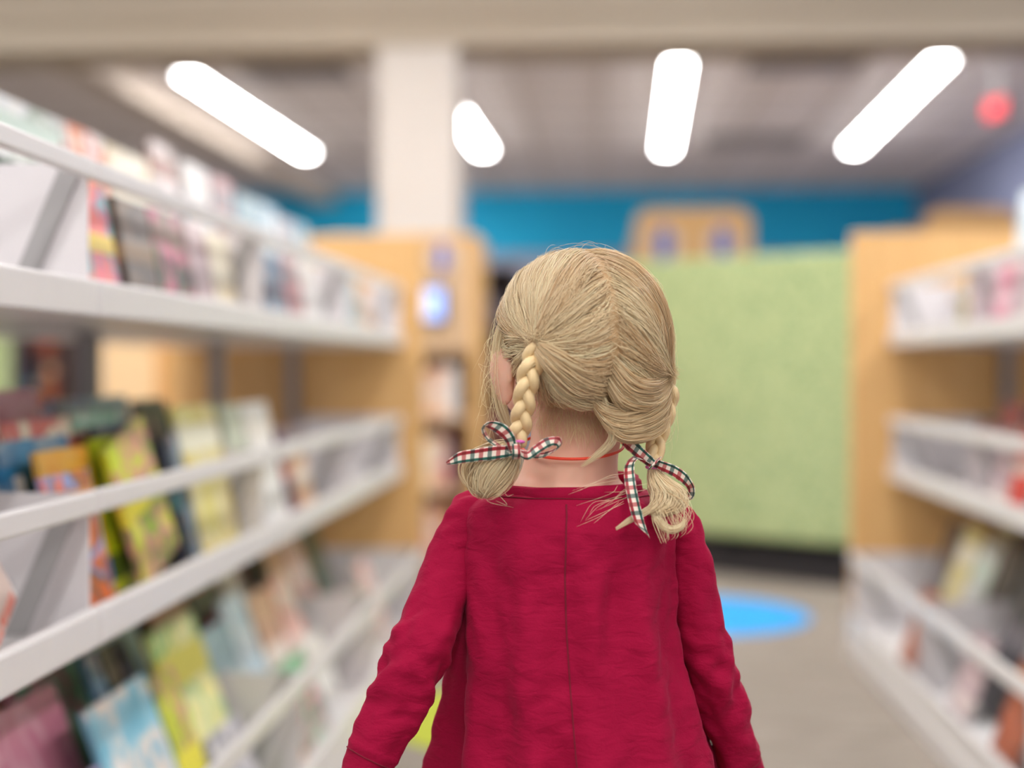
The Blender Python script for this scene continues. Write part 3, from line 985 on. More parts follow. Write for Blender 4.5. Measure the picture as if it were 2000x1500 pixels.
tag(girl, 'blonde child in a crimson long sleeved dress seen from behind, plaid ribbons on braids', 'person')

HY = R(20)
HC = at(1137, 664, 1.352)
HR = Matrix.Rotation(HY, 3, 'Z')
SA, SB, SCz = 0.0700, 0.0850, 0.0805


def H(x, y, z):
    return HC + HR @ Vector((x, y, z))


def skin_mat():
    m, nt, b = nodes_of('child_skin')
    tc = N(nt, 'ShaderNodeTexCoord')
    no = N(nt, 'ShaderNodeTexNoise')
    no.inputs['Scale'].default_value = 25
    no.inputs['Detail'].default_value = 4
    nt.links.new(tc.outputs['Object'], no.inputs['Vector'])
    mx = N(nt, 'ShaderNodeMix', data_type='RGBA')
    mx.inputs['A'].default_value = srgb(226, 172, 148)
    mx.inputs['B'].default_value = srgb(238, 192, 168)
    nt.links.new(no.outputs['Fac'], mx.inputs['Factor'])
    nt.links.new(mx.outputs['Result'], b.inputs['Base Color'])
    b.inputs['Roughness'].default_value = 0.5
    b.inputs['Subsurface Weight'].default_value = 0.35
    b.inputs['Subsurface Radius'].default_value = (0.012, 0.005, 0.003)
    b.inputs['Subsurface Scale'].default_value = 0.6
    return m


M['skin'] = skin_mat()

# arm paths in picture units, then depth
ARM_L = [(928, 1003, 1.350), (893, 1080, 1.345), (850, 1190, 1.325), (812, 1285, 1.305), (767, 1390, 1.300), (717, 1495, 1.290), (684, 1565, 1.280)]
ARM_R = [(1318, 1025, 1.360), (1345, 1095, 1.362), (1362, 1200, 1.365), (1384, 1295, 1.370), (1416, 1400, 1.385), (1450, 1500, 1.400), (1472, 1570, 1.410)]
armL = [at(*p) for p in ARM_L]
armR = [at(*p) for p in ARM_R]
# body: continuous skin surface
bm = bmesh.new()
ell(bm, H(0, 0, 0), (SA, SB, SCz), HR, 32, 20)
ell(bm, H(0, 0.030, -0.046), (0.060, 0.056, 0.056), HR)
ell(bm, H(0, 0.048, -0.078), (0.034, 0.034, 0.024), HR)
ell(bm, H(0, 0.090, -0.040), (0.008, 0.012, 0.012), HR)       # nose
ell(bm, H(0, 0.084, -0.066), (0.017, 0.007, 0.006), HR)       # lips
for s in (-1, 1):
    ell(bm, H(s * 0.038, 0.060, -0.052), (0.022, 0.022, 0.022), HR)  # cheek
    ER = HR @ Matrix.Rotation(s * R(-22), 3, 'Z') @ Matrix.Rotation(R(-8), 3, 'X')
    ell(bm, H(s * 0.076, 0.006, -0.036), (0.0065, 0.015, 0.027), ER)   # ear
    ell(bm, H(s * 0.079, 0.002, -0.028), (0.0045, 0.018, 0.021), ER)
nk = [at(1128, 800, 1.352), at(1124, 860, 1.352), at(1116, 905, 1.353), at(1112, 940, 1.355), at(1112, 985, 1.357)]
tube(bm, spline(nk, 10), [interp(i, [0, 3, 6, 7.5, 9], [0.044, 0.0425, 0.047, 0.0560, 0.058]) for i in range(10)], 24)
cT = at(1112, 1100, 1.36)
for py, rx, ry in ((1010, 0.088, 0.055), (1130, 0.084, 0.060), (1250, 0.078, 0.062), (1400, 0.082, 0.064), (1520, 0.090, 0.070)):
    c = at(interp(py, [1000, 1500], [1112, 1130]), py, 1.36)
    ell(bm, c, (rx, ry, 0.062) if py > 1090 else (0.078, 0.050, 0.030))


def limb(bm, pts, rads, n=14):
    P = spline(pts, n)
    rr = [interp(i / (n - 1), [k / (len(rads) - 1) for k in range(len(rads))], rads) for i in range(n)]
    tube(bm, P, rr, 16)
    ell(bm, P[0], (rr[0],) * 3, None, 12, 8)
    ell(bm, P[-1], (rr[-1],) * 3, None, 12, 8)


def arm_hand(bm, path, s):
    limb(bm, path, [0.013, 0.015, 0.017, 0.016, 0.014, 0.0125, 0.012])
    wr = path[-1]
    d = (path[-1] - path[-2]).normalized()
    side = Vector((0, 1, 0))
    side = (side - d * side.dot(d)).normalized()
    nrm = d.cross(side)
    palm = wr + d * 0.028
    for k in range(5):
        ell(bm, palm + side * (k - 2) * 0.008, (0.009, 0.011, 0.026), (Vector((0, 0, 1)).rotation_difference(d)).to_matrix(), 12, 8)
    fl = [0.034, 0.040, 0.037, 0.029]
    for k in range(4):
        a = wr + d * 0.046 + side * (0.0165 - k * 0.0115)
        L = fl[k]
        curl = nrm * (-s)
        p = [a, a + d * L * 0.45 + curl * 0.003, a + d * L * 0.8 + curl * 0.010, a + d * L * 0.98 + curl * 0.018]
        limb(bm, p, [0.0062, 0.0058, 0.0054, 0.0046], 7)
    a = wr + d * 0.016 + side * 0.017
    limb(bm, [a, a + side * 0.012 + d * 0.014, a + side * 0.016 + d * 0.030], [0.0075, 0.0065, 0.0052], 6)


arm_hand(bm, armL, -1)
arm_hand(bm, armR, 1)
hipz = at(1130, 1560, 1.36)
for s, dy in ((-1, -0.03), (1, 0.05)):
    hx = hipz.x + s * 0.042
    limb(bm, [(hx, 1.36, 0.50), (hx, 1.365 + dy * 0.4, 0.30), (hx, 1.355 + dy, 0.17), (hx, 1.36 + dy, 0.065)], [0.058, 0.042, 0.037, 0.024])
body = link('body', bm, M['skin'], None, smooth=True)
gl(body)
rm = body.modifiers.new('Remesh', 'REMESH')
rm.mode = 'VOXEL'
rm.voxel_size = 0.0028
rm.use_smooth_shade = True
sm = body.modifiers.new('Smooth', 'SMOOTH')
sm.iterations = 5
# eyes, brows, socks and shoes
white = mat('eye_white', srgb(240, 240, 240), 0.2)
for s in (-1, 1):
    bm = bmesh.new(); ell(bm, H(s * 0.026, 0.0835, -0.018), (0.010, 0.006, 0.006), HR); e = gl(link('eye', bm, white, None, smooth=True))
    bm = bmesh.new(); ell(bm, H(s * 0.026, 0.0885, -0.018), (0.0042, 0.0022, 0.0042), HR); i_ = link('iris', bm, mat('iris_blue', srgb(60, 90, 130), 0.2), None, smooth=True); glp(i_, e)
    bm = bmesh.new(); tube(bm, spline([H(s * 0.014, 0.0865, -0.004), H(s * 0.027, 0.085, 0.000), H(s * 0.040, 0.078, -0.004)], 7), 0.0018, 6); gl(link('eyebrow', bm, mat('brow_blond', srgb(190, 160, 110), 0.7)))
for s, dy in ((-1, -0.03), (1, 0.05)):
    hx = hipz.x + s * 0.042
    bm = bmesh.new(); tube(bm, [(hx, 1.36 + dy, 0.03), (hx, 1.36 + dy, 0.06), (hx, 1.357 + dy, 0.11)], [0.027, 0.0275, 0.031], 18); gl(link('sock', bm, M['signwhite'], None, smooth=True))
    bm = bmesh.new(); ell(bm, (hx, 1.395 + dy, 0.027), (0.033, 0.078, 0.026)); ell(bm, (hx, 1.36 + dy, 0.035), (0.032, 0.036, 0.034)); sh = gl(link('shoe', bm, M['black'], None, smooth=True))
    bm = bmesh.new(); bx(bm, hx - 0.034, hx + 0.034, 1.315 + dy, 1.475 + dy, 0.0, 0.010, bev=0.004); glp(link('sole', bm, M['vent'], None), sh)


# dress
def fabric_mat():
    m, nt, b = nodes_of('crimson_jersey')
    tc = N(nt, 'ShaderNodeTexCoord')
    n1 = N(nt, 'ShaderNodeTexNoise'); n1.inputs['Scale'].default_value = 900; n1.inputs['Detail'].default_value = 2
    mp = N(nt, 'ShaderNodeMapping'); mp.inputs['Scale'].default_value = (1, 1, 2.4)
    n2 = N(nt, 'ShaderNodeTexNoise'); n2.inputs['Scale'].default_value = 42; n2.inputs['Detail'].default_value = 5; n2.inputs['Distortion'].default_value = 0.6
    nt.links.new(tc.outputs['Object'], n1.inputs['Vector'])
    nt.links.new(tc.outputs['Object'], mp.inputs['Vector'])
    nt.links.new(mp.outputs['Vector'], n2.inputs['Vector'])
    mx = N(nt, 'ShaderNodeMix', data_type='RGBA')
    nt.links.new(n1.outputs['Fac'], mx.inputs['Factor'])
    mx.inputs['A'].default_value = srgb(140, 0, 46)
    mx.inputs['B'].default_value = srgb(166, 5, 60)
    nt.links.new(mx.outputs['Result'], b.inputs['Base Color'])
    b.inputs['Roughness'].default_value = 0.85
    b.inputs['Specular IOR Level'].default_value = 0.2
    b.inputs['Sheen Weight'].default_value = 0.10
    b.inputs['Sheen Roughness'].default_value = 0.4
    b.inputs['Sheen Tint'].default_value = (1, 0.25, 0.45, 1)
    b1 = N(nt, 'ShaderNodeBump'); b1.inputs['Strength'].default_value = 0.55; b1.inputs['Distance'].default_value = 0.004
    nt.links.new(n2.outputs['Fac'], b1.inputs['Height'])
    b2 = N(nt, 'ShaderNodeBump'); b2.inputs['Strength'].default_value = 0.25; b2.inputs['Distance'].default_value = 0.0006
    nt.links.new(n1.outputs['Fac'], b2.inputs['Height'])
    nt.links.new(b1.outputs['Normal'], b2.inputs['Normal'])
    nt.links.new(b2.outputs['Normal'], b.inputs['Normal'])
    return m


M['dress'] = fabric_mat()
M['seam'] = mat('crimson_stitching', srgb(120, 6, 38), 0.9, noise_scale=600, noise_amt=0.2)
DY = 1.362
PYS = [950, 960, 972, 990, 1020, 1060, 1100, 1200, 1300, 1400, 1500, 1660, 1840]
HW = [124, 156, 184, 202, 208, 206, 204, 204, 209, 221, 238, 268, 300]
CX = [1111, 1111, 1111, 1112, 1111, 1110, 1108, 1110, 1116, 1124, 1132, 1142, 1150]
HD = [0.057, 0.063, 0.068, 0.073, 0.077, 0.079, 0.080, 0.083, 0.088, 0.094, 0.102, 0.118, 0.135]


def gauss(x, s):
    return math.exp(-x * x / (2 * s * s))


def adiff(a, b):
    return (a - b + math.pi) % (2 * math.pi) - math.pi


FOLDS = [(-90 - 38, 7, -1.0), (-90 - 20, 6, 0.7), (-90 - 6, 7, -0.8), (-90 + 12, 8, 0.9), (-90 + 27, 7, -0.9), (-90 + 42, 7, 0.8), (-90 + 60, 8, -0.8), (178, 8, 1.2), (150, 12, -1.0), (110, 12, 0.9), (70, 10, -0.9), (35, 10, 1.0), (5, 8, -0.8), (-20, 8, .6)]


def dress_pt(py, th):
    c = at(interp(py, PYS, CX), py, DY)
    e = at(interp(py, PYS, CX) + interp(py, PYS, HW), py, DY)
    a = (e - c).length
    b = interp(py, PYS, HD)
    f = min(1, max(0, (py - 1000) / 500)) ** 1.1
    ff = min(1, max(0, (py - 980) / 840))
    ct, st = math.cos(th), math.sin(th)
    n = 2.5
    rad = (abs(ct) ** n + abs(st) ** n) ** (-1 / n)
    # the front half swings out further on the left side, below the arm
    ex = 0.024 * f * gauss(adiff(th, R(158)), R(30)) + 0.020 * f * gauss(adiff(th, R(20)), R(30))
    k = 0
    for deg, wdg, amp in FOLDS:
        k += amp * gauss(adiff(th, R(deg)), R(wdg))
    dfold = k * (0.0026 + 0.015 * ff)
    dfold -= 0.014 * f * gauss(adiff(th, R(-164)), R(7))
    nz = noise.noise(Vector((ct * 3.2, st * 3.2, py * 0.006))) * 0.0065 + noise.noise(Vector((ct * 6 + 5, st * 6, py * 0.018))) * 0.0030
    nz += noise.noise(Vector((ct * 5 + 9, st * 5, py * 0.045 + ct * 4))) * 0.0013
    d = dfold + nz * min(1, max(0, (py - 965) / 60)) + ex
    return c + Vector((ct * (a * rad + d), st * (b * rad + d), 0))


NA, NV = 240, 110
bm = bmesh.new()
grid = []
for i in range(NV + 1):
    py = 950 + (1840 - 950) * (i / NV) ** 1.15
    grid.append([bm.verts.new(dress_pt(py, 2 * math.pi * k / NA)) for k in range(NA)])
for i in range(NV):
    for k in range(NA):
        bm.faces.new((grid[i][k], grid[i][(k + 1) % NA], grid[i + 1][(k + 1) % NA], grid[i + 1][k]))
dress = gl(link('dress', bm, M['dress'], None, smooth=True))
so = dress.modifiers.new('Solid', 'SOLIDIFY'); so.thickness = 0.0012; so.offset = -1
# neckband
bm = bmesh.new()
nc = at(1110, 943, 1.357)
rings = []
prof = [(0.0, 0.0, 0), (-0.0042, 0.0045, 0), (-0.0056, 0.0085, 0), (-0.0046, 0.0125, 0), (-0.0015, 0.0150, 0), (0.0015, 0.0135, 0), (0.003, 0.004, 0)]
for k in range(96):
    th = 2 * math.pi * k / 96
    e = dress_pt(952, th)
    tilt = 0.0035 * math.sin(th) + 0.0018 * math.cos(th)
    d = Vector((e.x - nc.x, e.y - nc.y, 0)).normalized()
    rings.append([bm.verts.new(Vector((e.x, e.y, e.z - 0.0062 + tilt)) + d * (0.0036 + r_) + Vector((0, 0, z_))) for r_, z_, _ in prof])
for k in range(96):
    a_, b_ = rings[k], rings[(k + 1) % 96]
    for j in range(len(prof)):
        bm.faces.new((a_[j], b_[j], b_[(j + 1) % len(prof)], a_[(j + 1) % len(prof)]))
glp(link('neckband', bm, M['dress'], None, smooth=True), dress)
# stitching under the neckband and the centre back seam
bm = bmesh.new()
pts = []
for k in range(97):
    th = 2 * math.pi * k / 96
    e = dress_pt(962, th)
    pts.append(e + Vector((math.cos(th), math.sin(th), 0)) * 0.0006)
tube(bm, pts, 0.0007, 6)
glp(link('neck_seam', bm, M['seam'], None, smooth=True), dress)
bm = bmesh.new()
pts = []
for i in range(90):
    py = 972 + i / 89 * 860
    pts.append(dress_pt(py, R(-90.5) + R(2.0) * (py - 972) / 860) + Vector((0, -0.0001, 0)))
tube(bm, pts, 0.0008, 6)
glp(link('back_seam', bm, M['seam'], None, smooth=True), dress)


def sleeve(pts, rads, flat, seed, elbow, name='sleeve'):
    n = 110
    P = spline(pts, n)
    K = 64
    bm = bmesh.new()
    rings = []
    xs = [i / (len(rads) - 1) for i in range(len(rads))]
    for i, p in enumerate(P):
        s = i / (n - 1)
        t = (P[min(i + 1, n - 1)] - P[max(i - 1, 0)]).normalized()
        side = Vector((1, 0, 0)); side = (side - t * side.dot(t)).normalized()
        bk = t.cross(side)
        r = interp(s, xs, rads)
        row = []
        for k in range(K):
            th = 2 * math.pi * k / K
            ct, st = math.cos(th), math.sin(th)
            amp = 0.0036 * gauss(s - elbow, 0.10) + 0.0022 * gauss(s - 0.12, 0.10) + 0.0008
            wv = math.sin(s * 118 + 2.4 * math.sin(th + seed) + 5 * noise.noise(Vector((ct * 1.2 + seed, st * 1.2, s * 3))))
            wv2 = noise.noise(Vector((ct * 1.5 + seed, st * 1.5, s * 16)))
            d = amp * (0.22 * wv + 1.9 * wv2) + 0.003 * noise.noise(Vector((ct * 1.1, st * 1.1 + seed, s * 6)))
            if name == 'sleeve' and s > 0.80:
                d += 0.0014 * gauss(s - 0.815, 0.006)
            row.append(bm.verts.new(p + side * ct * (r + d) + bk * st * (r * flat + d)))
        rings.append(row)
    for i in range(n - 1):
        for k in range(K):
            bm.faces.new((rings[i][k], rings[i][(k + 1) % K], rings[i + 1][(k + 1) % K], rings[i + 1][k]))
    ic = int(0.84 * (n - 1))
    cuff = [v.co.copy() + (v.co - P[ic]).normalized() * 0.0003 for v in rings[ic]]
    o = glp(link('sleeve', bm, M['dress'], None, smooth=True), dress)
    so = o.modifiers.new('Solid', 'SOLIDIFY'); so.thickness = 0.0012; so.offset = -1
    # cuff seam ring
    bm = bmesh.new()
    tube(bm, cuff + [cuff[0]], 0.0007, 5)
    glp(link('cuff_seam', bm, M['seam'], None, smooth=True), o)
    return o


SLL = [(955, 995, 1.352)] + ARM_L
SLR = [(1290, 1012, 1.358)] + ARM_R
px = 1 / 2060
sleeve([at(*p) for p in SLL], [30 * px, 46 * px, 52 * px, 57 * px, 61 * px, 56 * px, 45 * px, 38 * px], 0.92, 1.3, 0.60)
sleeve([at(*p) for p in SLR], [26 * px, 42 * px, 46 * px, 48 * px, 49 * px, 48 * px, 45 * px, 40 * px], 1.0, 4.1, 0.62)

# necklace cord
bm = bmesh.new()
pts = []
for k in range(65):
    th = 2 * math.pi * k / 64
    c = at(1118, 885, 1.352)
    pts.append(Vector((c.x + 0.0485 * math.cos(th), c.y + 0.0485 * math.sin(th), c.z + 0.010 * math.sin(th) + 0.0075)))
tube(bm, pts, 0.0014, 8)
gl(link('necklace', bm, mat('orange_red_cord', srgb(232, 70, 45), 0.6, noise_scale=500, noise_amt=0.15), None, smooth=True))


# ------------------------------------------------------------------ hair
def hair_mat():
    m, nt, b = nodes_of('blonde_hair')
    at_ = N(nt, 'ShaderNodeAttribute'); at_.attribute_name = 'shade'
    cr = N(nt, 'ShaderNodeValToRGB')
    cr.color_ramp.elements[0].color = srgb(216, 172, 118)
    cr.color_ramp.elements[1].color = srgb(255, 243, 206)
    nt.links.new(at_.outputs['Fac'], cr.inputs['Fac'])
    nt.links.new(cr.outputs['Color'], b.inputs['Base Color'])
    b.inputs['Roughness'].default_value = 0.33
    b.inputs['Specular IOR Level'].default_value = 0.55
    b.inputs['Specular Tint'].default_value = (1, 0.93, 0.8, 1)
    tr_ = N(nt, 'ShaderNodeBsdfTranslucent')
    nt.links.new(cr.outputs['Color'], tr_.inputs['Color'])
    mx = N(nt, 'ShaderNodeMixShader'); mx.inputs[0].default_value = 0.22
    nt.links.new(b.outputs[0], mx.inputs[1]); nt.links.new(tr_.outputs[0], mx.inputs[2])
    nt.links.new(mx.outputs[0], nt.nodes['Material Output'].inputs['Surface'])
    return m


M['hair'] = hair_mat()
M['scalp'] = mat('scalp_hair_roots', srgb(206, 172, 128), 0.6, noise_scale=120, noise_amt=0.12)

M['braidcore'] = mat('braid_core_blond', srgb(236, 208, 158), 0.5, noise_scale=200, noise_amt=0.1)


def strands(name, paths, rad, shade, parent=None, taper=True, sides=4, normal=None):
    """paths: array (n, k, 3); rad: scalar or (n,); shade (n,)"""
    P = np.asarray(paths, dtype=np.float64)
    n, k, _ = P.shape
    T = np.gradient(P, axis=1)
    T /= np.linalg.norm(T, axis=2, keepdims=True) + 1e-12
    ref = np.array([0.31, 0.22, 0.92])
    if normal is not None:      # flattened hairs lying on the head
        roll = rng.normal(size=(n, 1, 1)) * 0.35
        A_ = np.cross(T, P - np.asarray(normal)); A_ /= np.linalg.norm(A_, axis=2, keepdims=True) + 1e-12
        B_ = np.cross(A_, T)
        A_, B_ = A_ * np.cos(roll) + B_ * np.sin(roll), B_ * np.cos(roll) - A_ * np.sin(roll)
        A_ = A_ * 1.5
        B_ = B_ * 0.5
    else:
        A_ = np.cross(T, ref); A_ /= np.linalg.norm(A_, axis=2, keepdims=True) + 1e-12
        B_ = np.cross(T, A_)
    r = np.broadcast_to(np.asarray(rad, dtype=float).reshape(-1, 1), (n, k)).copy()
    if taper:
        s = np.linspace(0, 1, k)
        r = r * np.interp(s, [0, 0.08, 0.8, 1], [0.6, 1, 0.9, 0.15])[None]
    V = []
    for j in range(sides):
        a = 2 * math.pi * j / sides
        V.append(P + r[..., None] * (A_ * math.cos(a) + B_ * math.sin(a)))
    V = np.stack(V, axis=2).reshape(-1, 3)     # (n,k,sides,3)
    idx = np.arange(n * k * sides).reshape(n, k, sides)
    q = []
    for j in range(sides):
        j2 = (j + 1) % sides
        q.append(np.stack([idx[:, :-1, j], idx[:, :-1, j2], idx[:, 1:, j2], idx[:, 1:, j]], axis=-1))
    Q = np.stack(q, axis=2).reshape(-1, 4)
    me = bpy.data.meshes.new(name)
    me.vertices.add(len(V)); me.vertices.foreach_set('co', V.astype(np.float32).ravel())
    me.loops.add(Q.size); me.loops.foreach_set('vertex_index', Q.astype(np.int32).ravel())
    me.polygons.add(len(Q)); me.polygons.foreach_set('loop_start', np.arange(0, Q.size, 4, dtype=np.int32))
    try:
        me.polygons.foreach_set('loop_total', np.full(len(Q), 4, dtype=np.int32))
    except Exception:
        pass
    me.update(calc_edges=True)
    me.polygons.foreach_set('use_smooth', np.ones(len(Q), dtype=bool))
    at_ = me.attributes.new('shade', 'FLOAT', 'POINT')
    sh = np.repeat(np.clip(np.broadcast_to(np.asarray(shade, dtype=float), (n,)), 0, 1), k * sides)
    at_.data.foreach_set('value', sh.astype(np.float32))
    me.materials.append(M['hair'])
    o = bpy.data.objects.new(name, me)
    COL.objects.link(o)
    if parent is None:
        gl(o)
    else:
        glp(o, parent)
    return o


HCn = np.array(HC)
HRn = np.array(HR)
SEMI = np.array([SA, SB, SCz])


def to_world(p):
    return HCn + p @ HRn.T


def to_head(v):
    return (np.array(v) - HCn) @ HRn


# scalp cap under the strands
bm = bmesh.new()
r = bmesh.ops.create_uvsphere(bm, u_segments=64, v_segments=40, radius=1)
kill = []
for v in bm.verts:
    x, y, z = v.co
    lim = (y > 0.62 and z < 0.35 + (1 - abs(x)) * 0.25) or (abs(x) > 0.5 and y > 0.0 and z < -0.10 - (0.45 - y) * 0.5) or z < -0.80 or (z < -0.55 and y > -0.3)
    v.co = Vector((x * (SA + 0.0022), y * (SB + 0.0022), z * (SCz + 0.0022)))
    v.co = HC + HR @ v.co
    if lim:
        kill.append(v)
bmesh.ops.delete(bm, geom=kill, context='VERTS')
hair = gl(link('hair', bm, M['scalp'], None, smooth=True))

TGT = {-1: to_head(at(1052, 668, 1.278)), 1: to_head(at(1300, 728, 1.342))}


def flow(side, n, K=16):
    T = TGT[side]
    out, shd, rads = [], [], []
    NC = 46
    cl_lift = rng.uniform(0.0, 1.0, NC); cl_sh = rng.uniform(-0.38, 0.38, NC); cl_ang = rng.uniform(-1, 1, NC)
    uT = T / SEMI
    lT = np.linalg.norm(uT)
    uTn = uT / lT
    cnt = 0
    while cnt < n:
        u = rng.normal(size=3); u /= np.linalg.norm(u)
        x, y, z = u
        # parting plane, slightly wavy
        part = 0.02 * math.sin(6 * z) + 0.015
        if side * (x - part * 0) < rng.normal() * 0.03:
            continue
        if y > 0.60 and z < 0.38:
            continue
        if abs(x) > 0.62 and y > -0.02 and z < 0.05:
            continue
        if z < -0.76 or (z < -0.5 and y > -0.25):
            continue
        # more roots along the parting
        if rng.random() > 0.45 + 0.9 * math.exp(-(x / 0.25) ** 2):
            continue
        # azimuth around the target picks the clump
        dv = u - uTn * u.dot(uTn) if hasattr(u, 'dot') else u
        e1 = np.cross(uTn, [0, 0, 1.0]); e1 /= np.linalg.norm(e1); e2 = np.cross(uTn, e1)
        az = math.atan2(u @ e2, u @ e1)
        ci = int((az + math.pi) / (2 * math.pi) * NC + rng.normal() * 0.35) % NC
        c_ang = math.acos(max(-1, min(1, u @ uTn)))
        t = np.linspace(0, 1, K) ** 0.9
        sn = math.sin(c_ang) + 1e-6
        path = (np.sin((1 - t) * c_ang)[:, None] * u + np.sin(t * c_ang)[:, None] * uTn) / sn
        # gentle sideways bow, shared by the clump
        nrm = np.cross(u, uTn); nrm /= np.linalg.norm(nrm) + 1e-9
        bow = (0.07 * cl_ang[ci] + 0.03 * rng.normal()) * np.sin(np.pi * t) * min(1, c_ang)
        sag = -0.10 * np.sin(np.pi * t) * min(1.2, c_ang)
        path = path + nrm * bow[:, None]
        path[:, 2] += sag * (1 if z > -0.1 else 0.9)
        path /= np.linalg.norm(path, axis=1, keepdims=True)
        lay = rng.random()
        lift = 0.0022 + 0.0030 * lay + (0.0020 + 0.0075 * cl_lift[ci]) * np.sin(np.pi * np.clip(t, 0, 1)) ** 0.8 + 0.004 * t ** 3
        pts = path * SEMI + path * lift[:, None]
        # gather in a rope at the target
        g = (t ** 4)[:, None]
        off = rng.normal(size=3) * 0.0042
        pts = pts * (1 - g) + (T + off + path * 0.001) * g + 0
        wob = rng.normal(size=(2, 3)) * 0.0007
        pts += np.sin(np.pi * t * 2)[:, None] * wob[0] + np.sin(np.pi * t * 3)[:, None] * wob[1]
        out.append(to_world(pts))
        shd.append(0.58 + 0.85 * cl_sh[ci] + rng.normal() * 0.12)
        rads.append(0.00021 * rng.uniform(0.7, 1.25))
        cnt += 1
    return out, shd, rads


for sd in (-1, 1):
    o_, s_, r_ = flow(sd, 9000 if sd < 0 else 7500)
    strands('hair_strands', o_, r_, s_, hair, normal=HCn)


# braids
def braid_paths(center, n_turn, A0, B0, core, per, widths=None):
    """three interwoven strands, each a bundle of fine hairs"""
    n = 90
    C = np.array([list(p) for p in spline(center, n)])
    T = np.gradient(C, axis=0); T /= np.linalg.norm(T, axis=1, keepdims=True)
    outv = np.array([0.1, -1.0, 0.0])
    Sx = np.cross(T, outv); Sx /= np.linalg.norm(Sx, axis=1, keepdims=True)
    Sy = np.cross(Sx, T)
    s = np.linspace(0, 1, n)
    wd = np.interp(s, [0, 0.15, 0.85, 1], [0.75, 1.0, 0.85, 0.55])
    paths, sh = [], []
    cores = []
    for b in range(3):
        th = 2 * math.pi * (s * n_turn + b / 3)
        cx_ = np.sin(th) * A0 * wd
        cy_ = np.sin(2 * th) * B0 * wd
        ctr = C + Sx * cx_[:, None] + Sy * cy_[:, None]
        cores.append(ctr)
        for _ in range(per):
            rr = math.sqrt(rng.random()) * core
            a = rng.random() * 2 * math.pi
            tw = a + s * 1.5
            rad = rr * wd * (0.86 + 0.14 * np.cos(2 * th))
            paths.append(ctr + Sx * (np.cos(tw) * rad)[:, None] + Sy * (np.sin(tw) * rad * 0.8)[:, None])
            sh.append(0.66 + 0.16 * rng.normal() * 0.7 + 0.1 * (rr / core))
    return paths, sh, cores


def make_braid(center, n_turn, A0, B0, core, per):
    paths, sh, cores = braid_paths(center, n_turn, A0, B0, core, per)
    bm = bmesh.new()
    for c in cores:
        tube(bm, [Vector(p) for p in c[::2]], core * 0.80, 10)
    root = gl(link('braid', bm, M['braidcore'], None, smooth=True))
    strands('braid_strands', paths, 0.00033, sh, root, taper=False)
    return root


bl = make_braid([at(1056, 672, 1.280), at(1042, 705, 1.274), at(1030, 745, 1.274), at(1023, 790, 1.279), at(1017, 830, 1.284), at(1009, 868, 1.286)], 1.75, 0.0064, 0.0044, 0.0066, 190)
br = make_braid([at(1300, 735, 1.345), at(1306, 775, 1.352), at(1296, 820, 1.350), at(1283, 860, 1.340), at(1276, 905, 1.325)], 1.6, 0.0060, 0.0042, 0.0056, 150)


def bundle(name, parent, ctrl_a, ctrl_b, n, rad=0.00030, spread=0.0015, K=26, shade=0.65, jit=0.0, near_head=False):
    """hairs between two guide curves"""
    A1 = np.array([list(p) for p in spline([at(*p) for p in ctrl_a], K)])
    B1 = np.array([list(p) for p in spline([at(*p) for p in ctrl_b], K)])
    ps, sh = [], []
    for _ in range(n):
        u = rng.random()
        off = rng.normal(size=3) * spread
        t = np.linspace(0, 1, K)
        j = rng.normal(size=3) * jit
        ps.append(A1 * (1 - u) + B1 * u + off[None] * np.sin(np.pi * np.clip(t * 0.7 + 0.12, 0, 1))[:, None] + j[None] * (t ** 2)[:, None])
        sh.append(shade + rng.normal() * 0.14)
    return strands(name, ps, rad, sh, parent, normal=((HCn + np.array([0, 0, 0.0])) if near_head else A1.mean(axis=0) * 0.5 + B1.mean(axis=0) * 0.5 + np.array([0, 0.03, 0])))


# tail of the near braid: a rounded loop resting on the shoulder
tl = bundle('braid_tail', None, [(1006, 874, 1.286), (975, 868, 1.284), (935, 884, 1.283), (912, 915, 1.283), (920, 948, 1.284), (944, 966, 1.288)],
            [(1010, 880, 1.286), (1008, 900, 1.283), (1002, 922, 1.281), (985, 945, 1.281), (965, 960, 1.283), (950, 968, 1.288)], 1500, spread=0.0028)
bundle('tail_strands', tl, [(1002, 880, 1.284), (980, 882, 1.279), (950, 895, 1.277), (932, 922, 1.277), (932, 950, 1.279), (950, 966, 1.283)],
       [(1004, 880, 1.284), (990, 896, 1.279), (976, 915, 1.277), (962, 935, 1.277), (952, 952, 1.279), (952, 966, 1.284)], 900, spread=0.002, shade=0.75)
# tail of the far braid: fans over the shoulder with curled ends
tr = bundle('braid_tail', None, [(1277, 905, 1.320), (1283, 925, 1.312), (1305, 945, 1.302), (1334, 968, 1.295), (1330, 992, 1.289), (1300, 1005, 1.283)],
            [(1274, 908, 1.320), (1274, 930, 1.308), (1276, 950, 1.298), (1282, 968, 1.290), (1278, 985, 1.283), (1262, 1000, 1.279)], 1100, spread=0.0022)
bundle('tail_strands', tr, [(1292, 955, 1.296), (1290, 985, 1.286), (1262, 1003, 1.279), (1235, 1016, 1.276), (1205, 1033, 1.275)],
       [(1285, 955, 1.296), (1283, 978, 1.286), (1258, 998, 1.279), (1232, 1013, 1.276), (1204, 1032, 1.275)], 130, spread=0.001, shade=0.8)
bundle('tail_strands', tr, [(1290, 965, 1.292), (1281, 995, 1.284), (1292, 1020, 1.279), (1312, 1032, 1.278), (1332, 1026, 1.278), (1338, 1014, 1.279)],
       [(1280, 965, 1.292), (1274, 998, 1.284), (1288, 1026, 1.279), (1310, 1037, 1.278), (1330, 1031, 1.278), (1335, 1018, 1.279)], 170, spread=0.0011, shade=0.8)
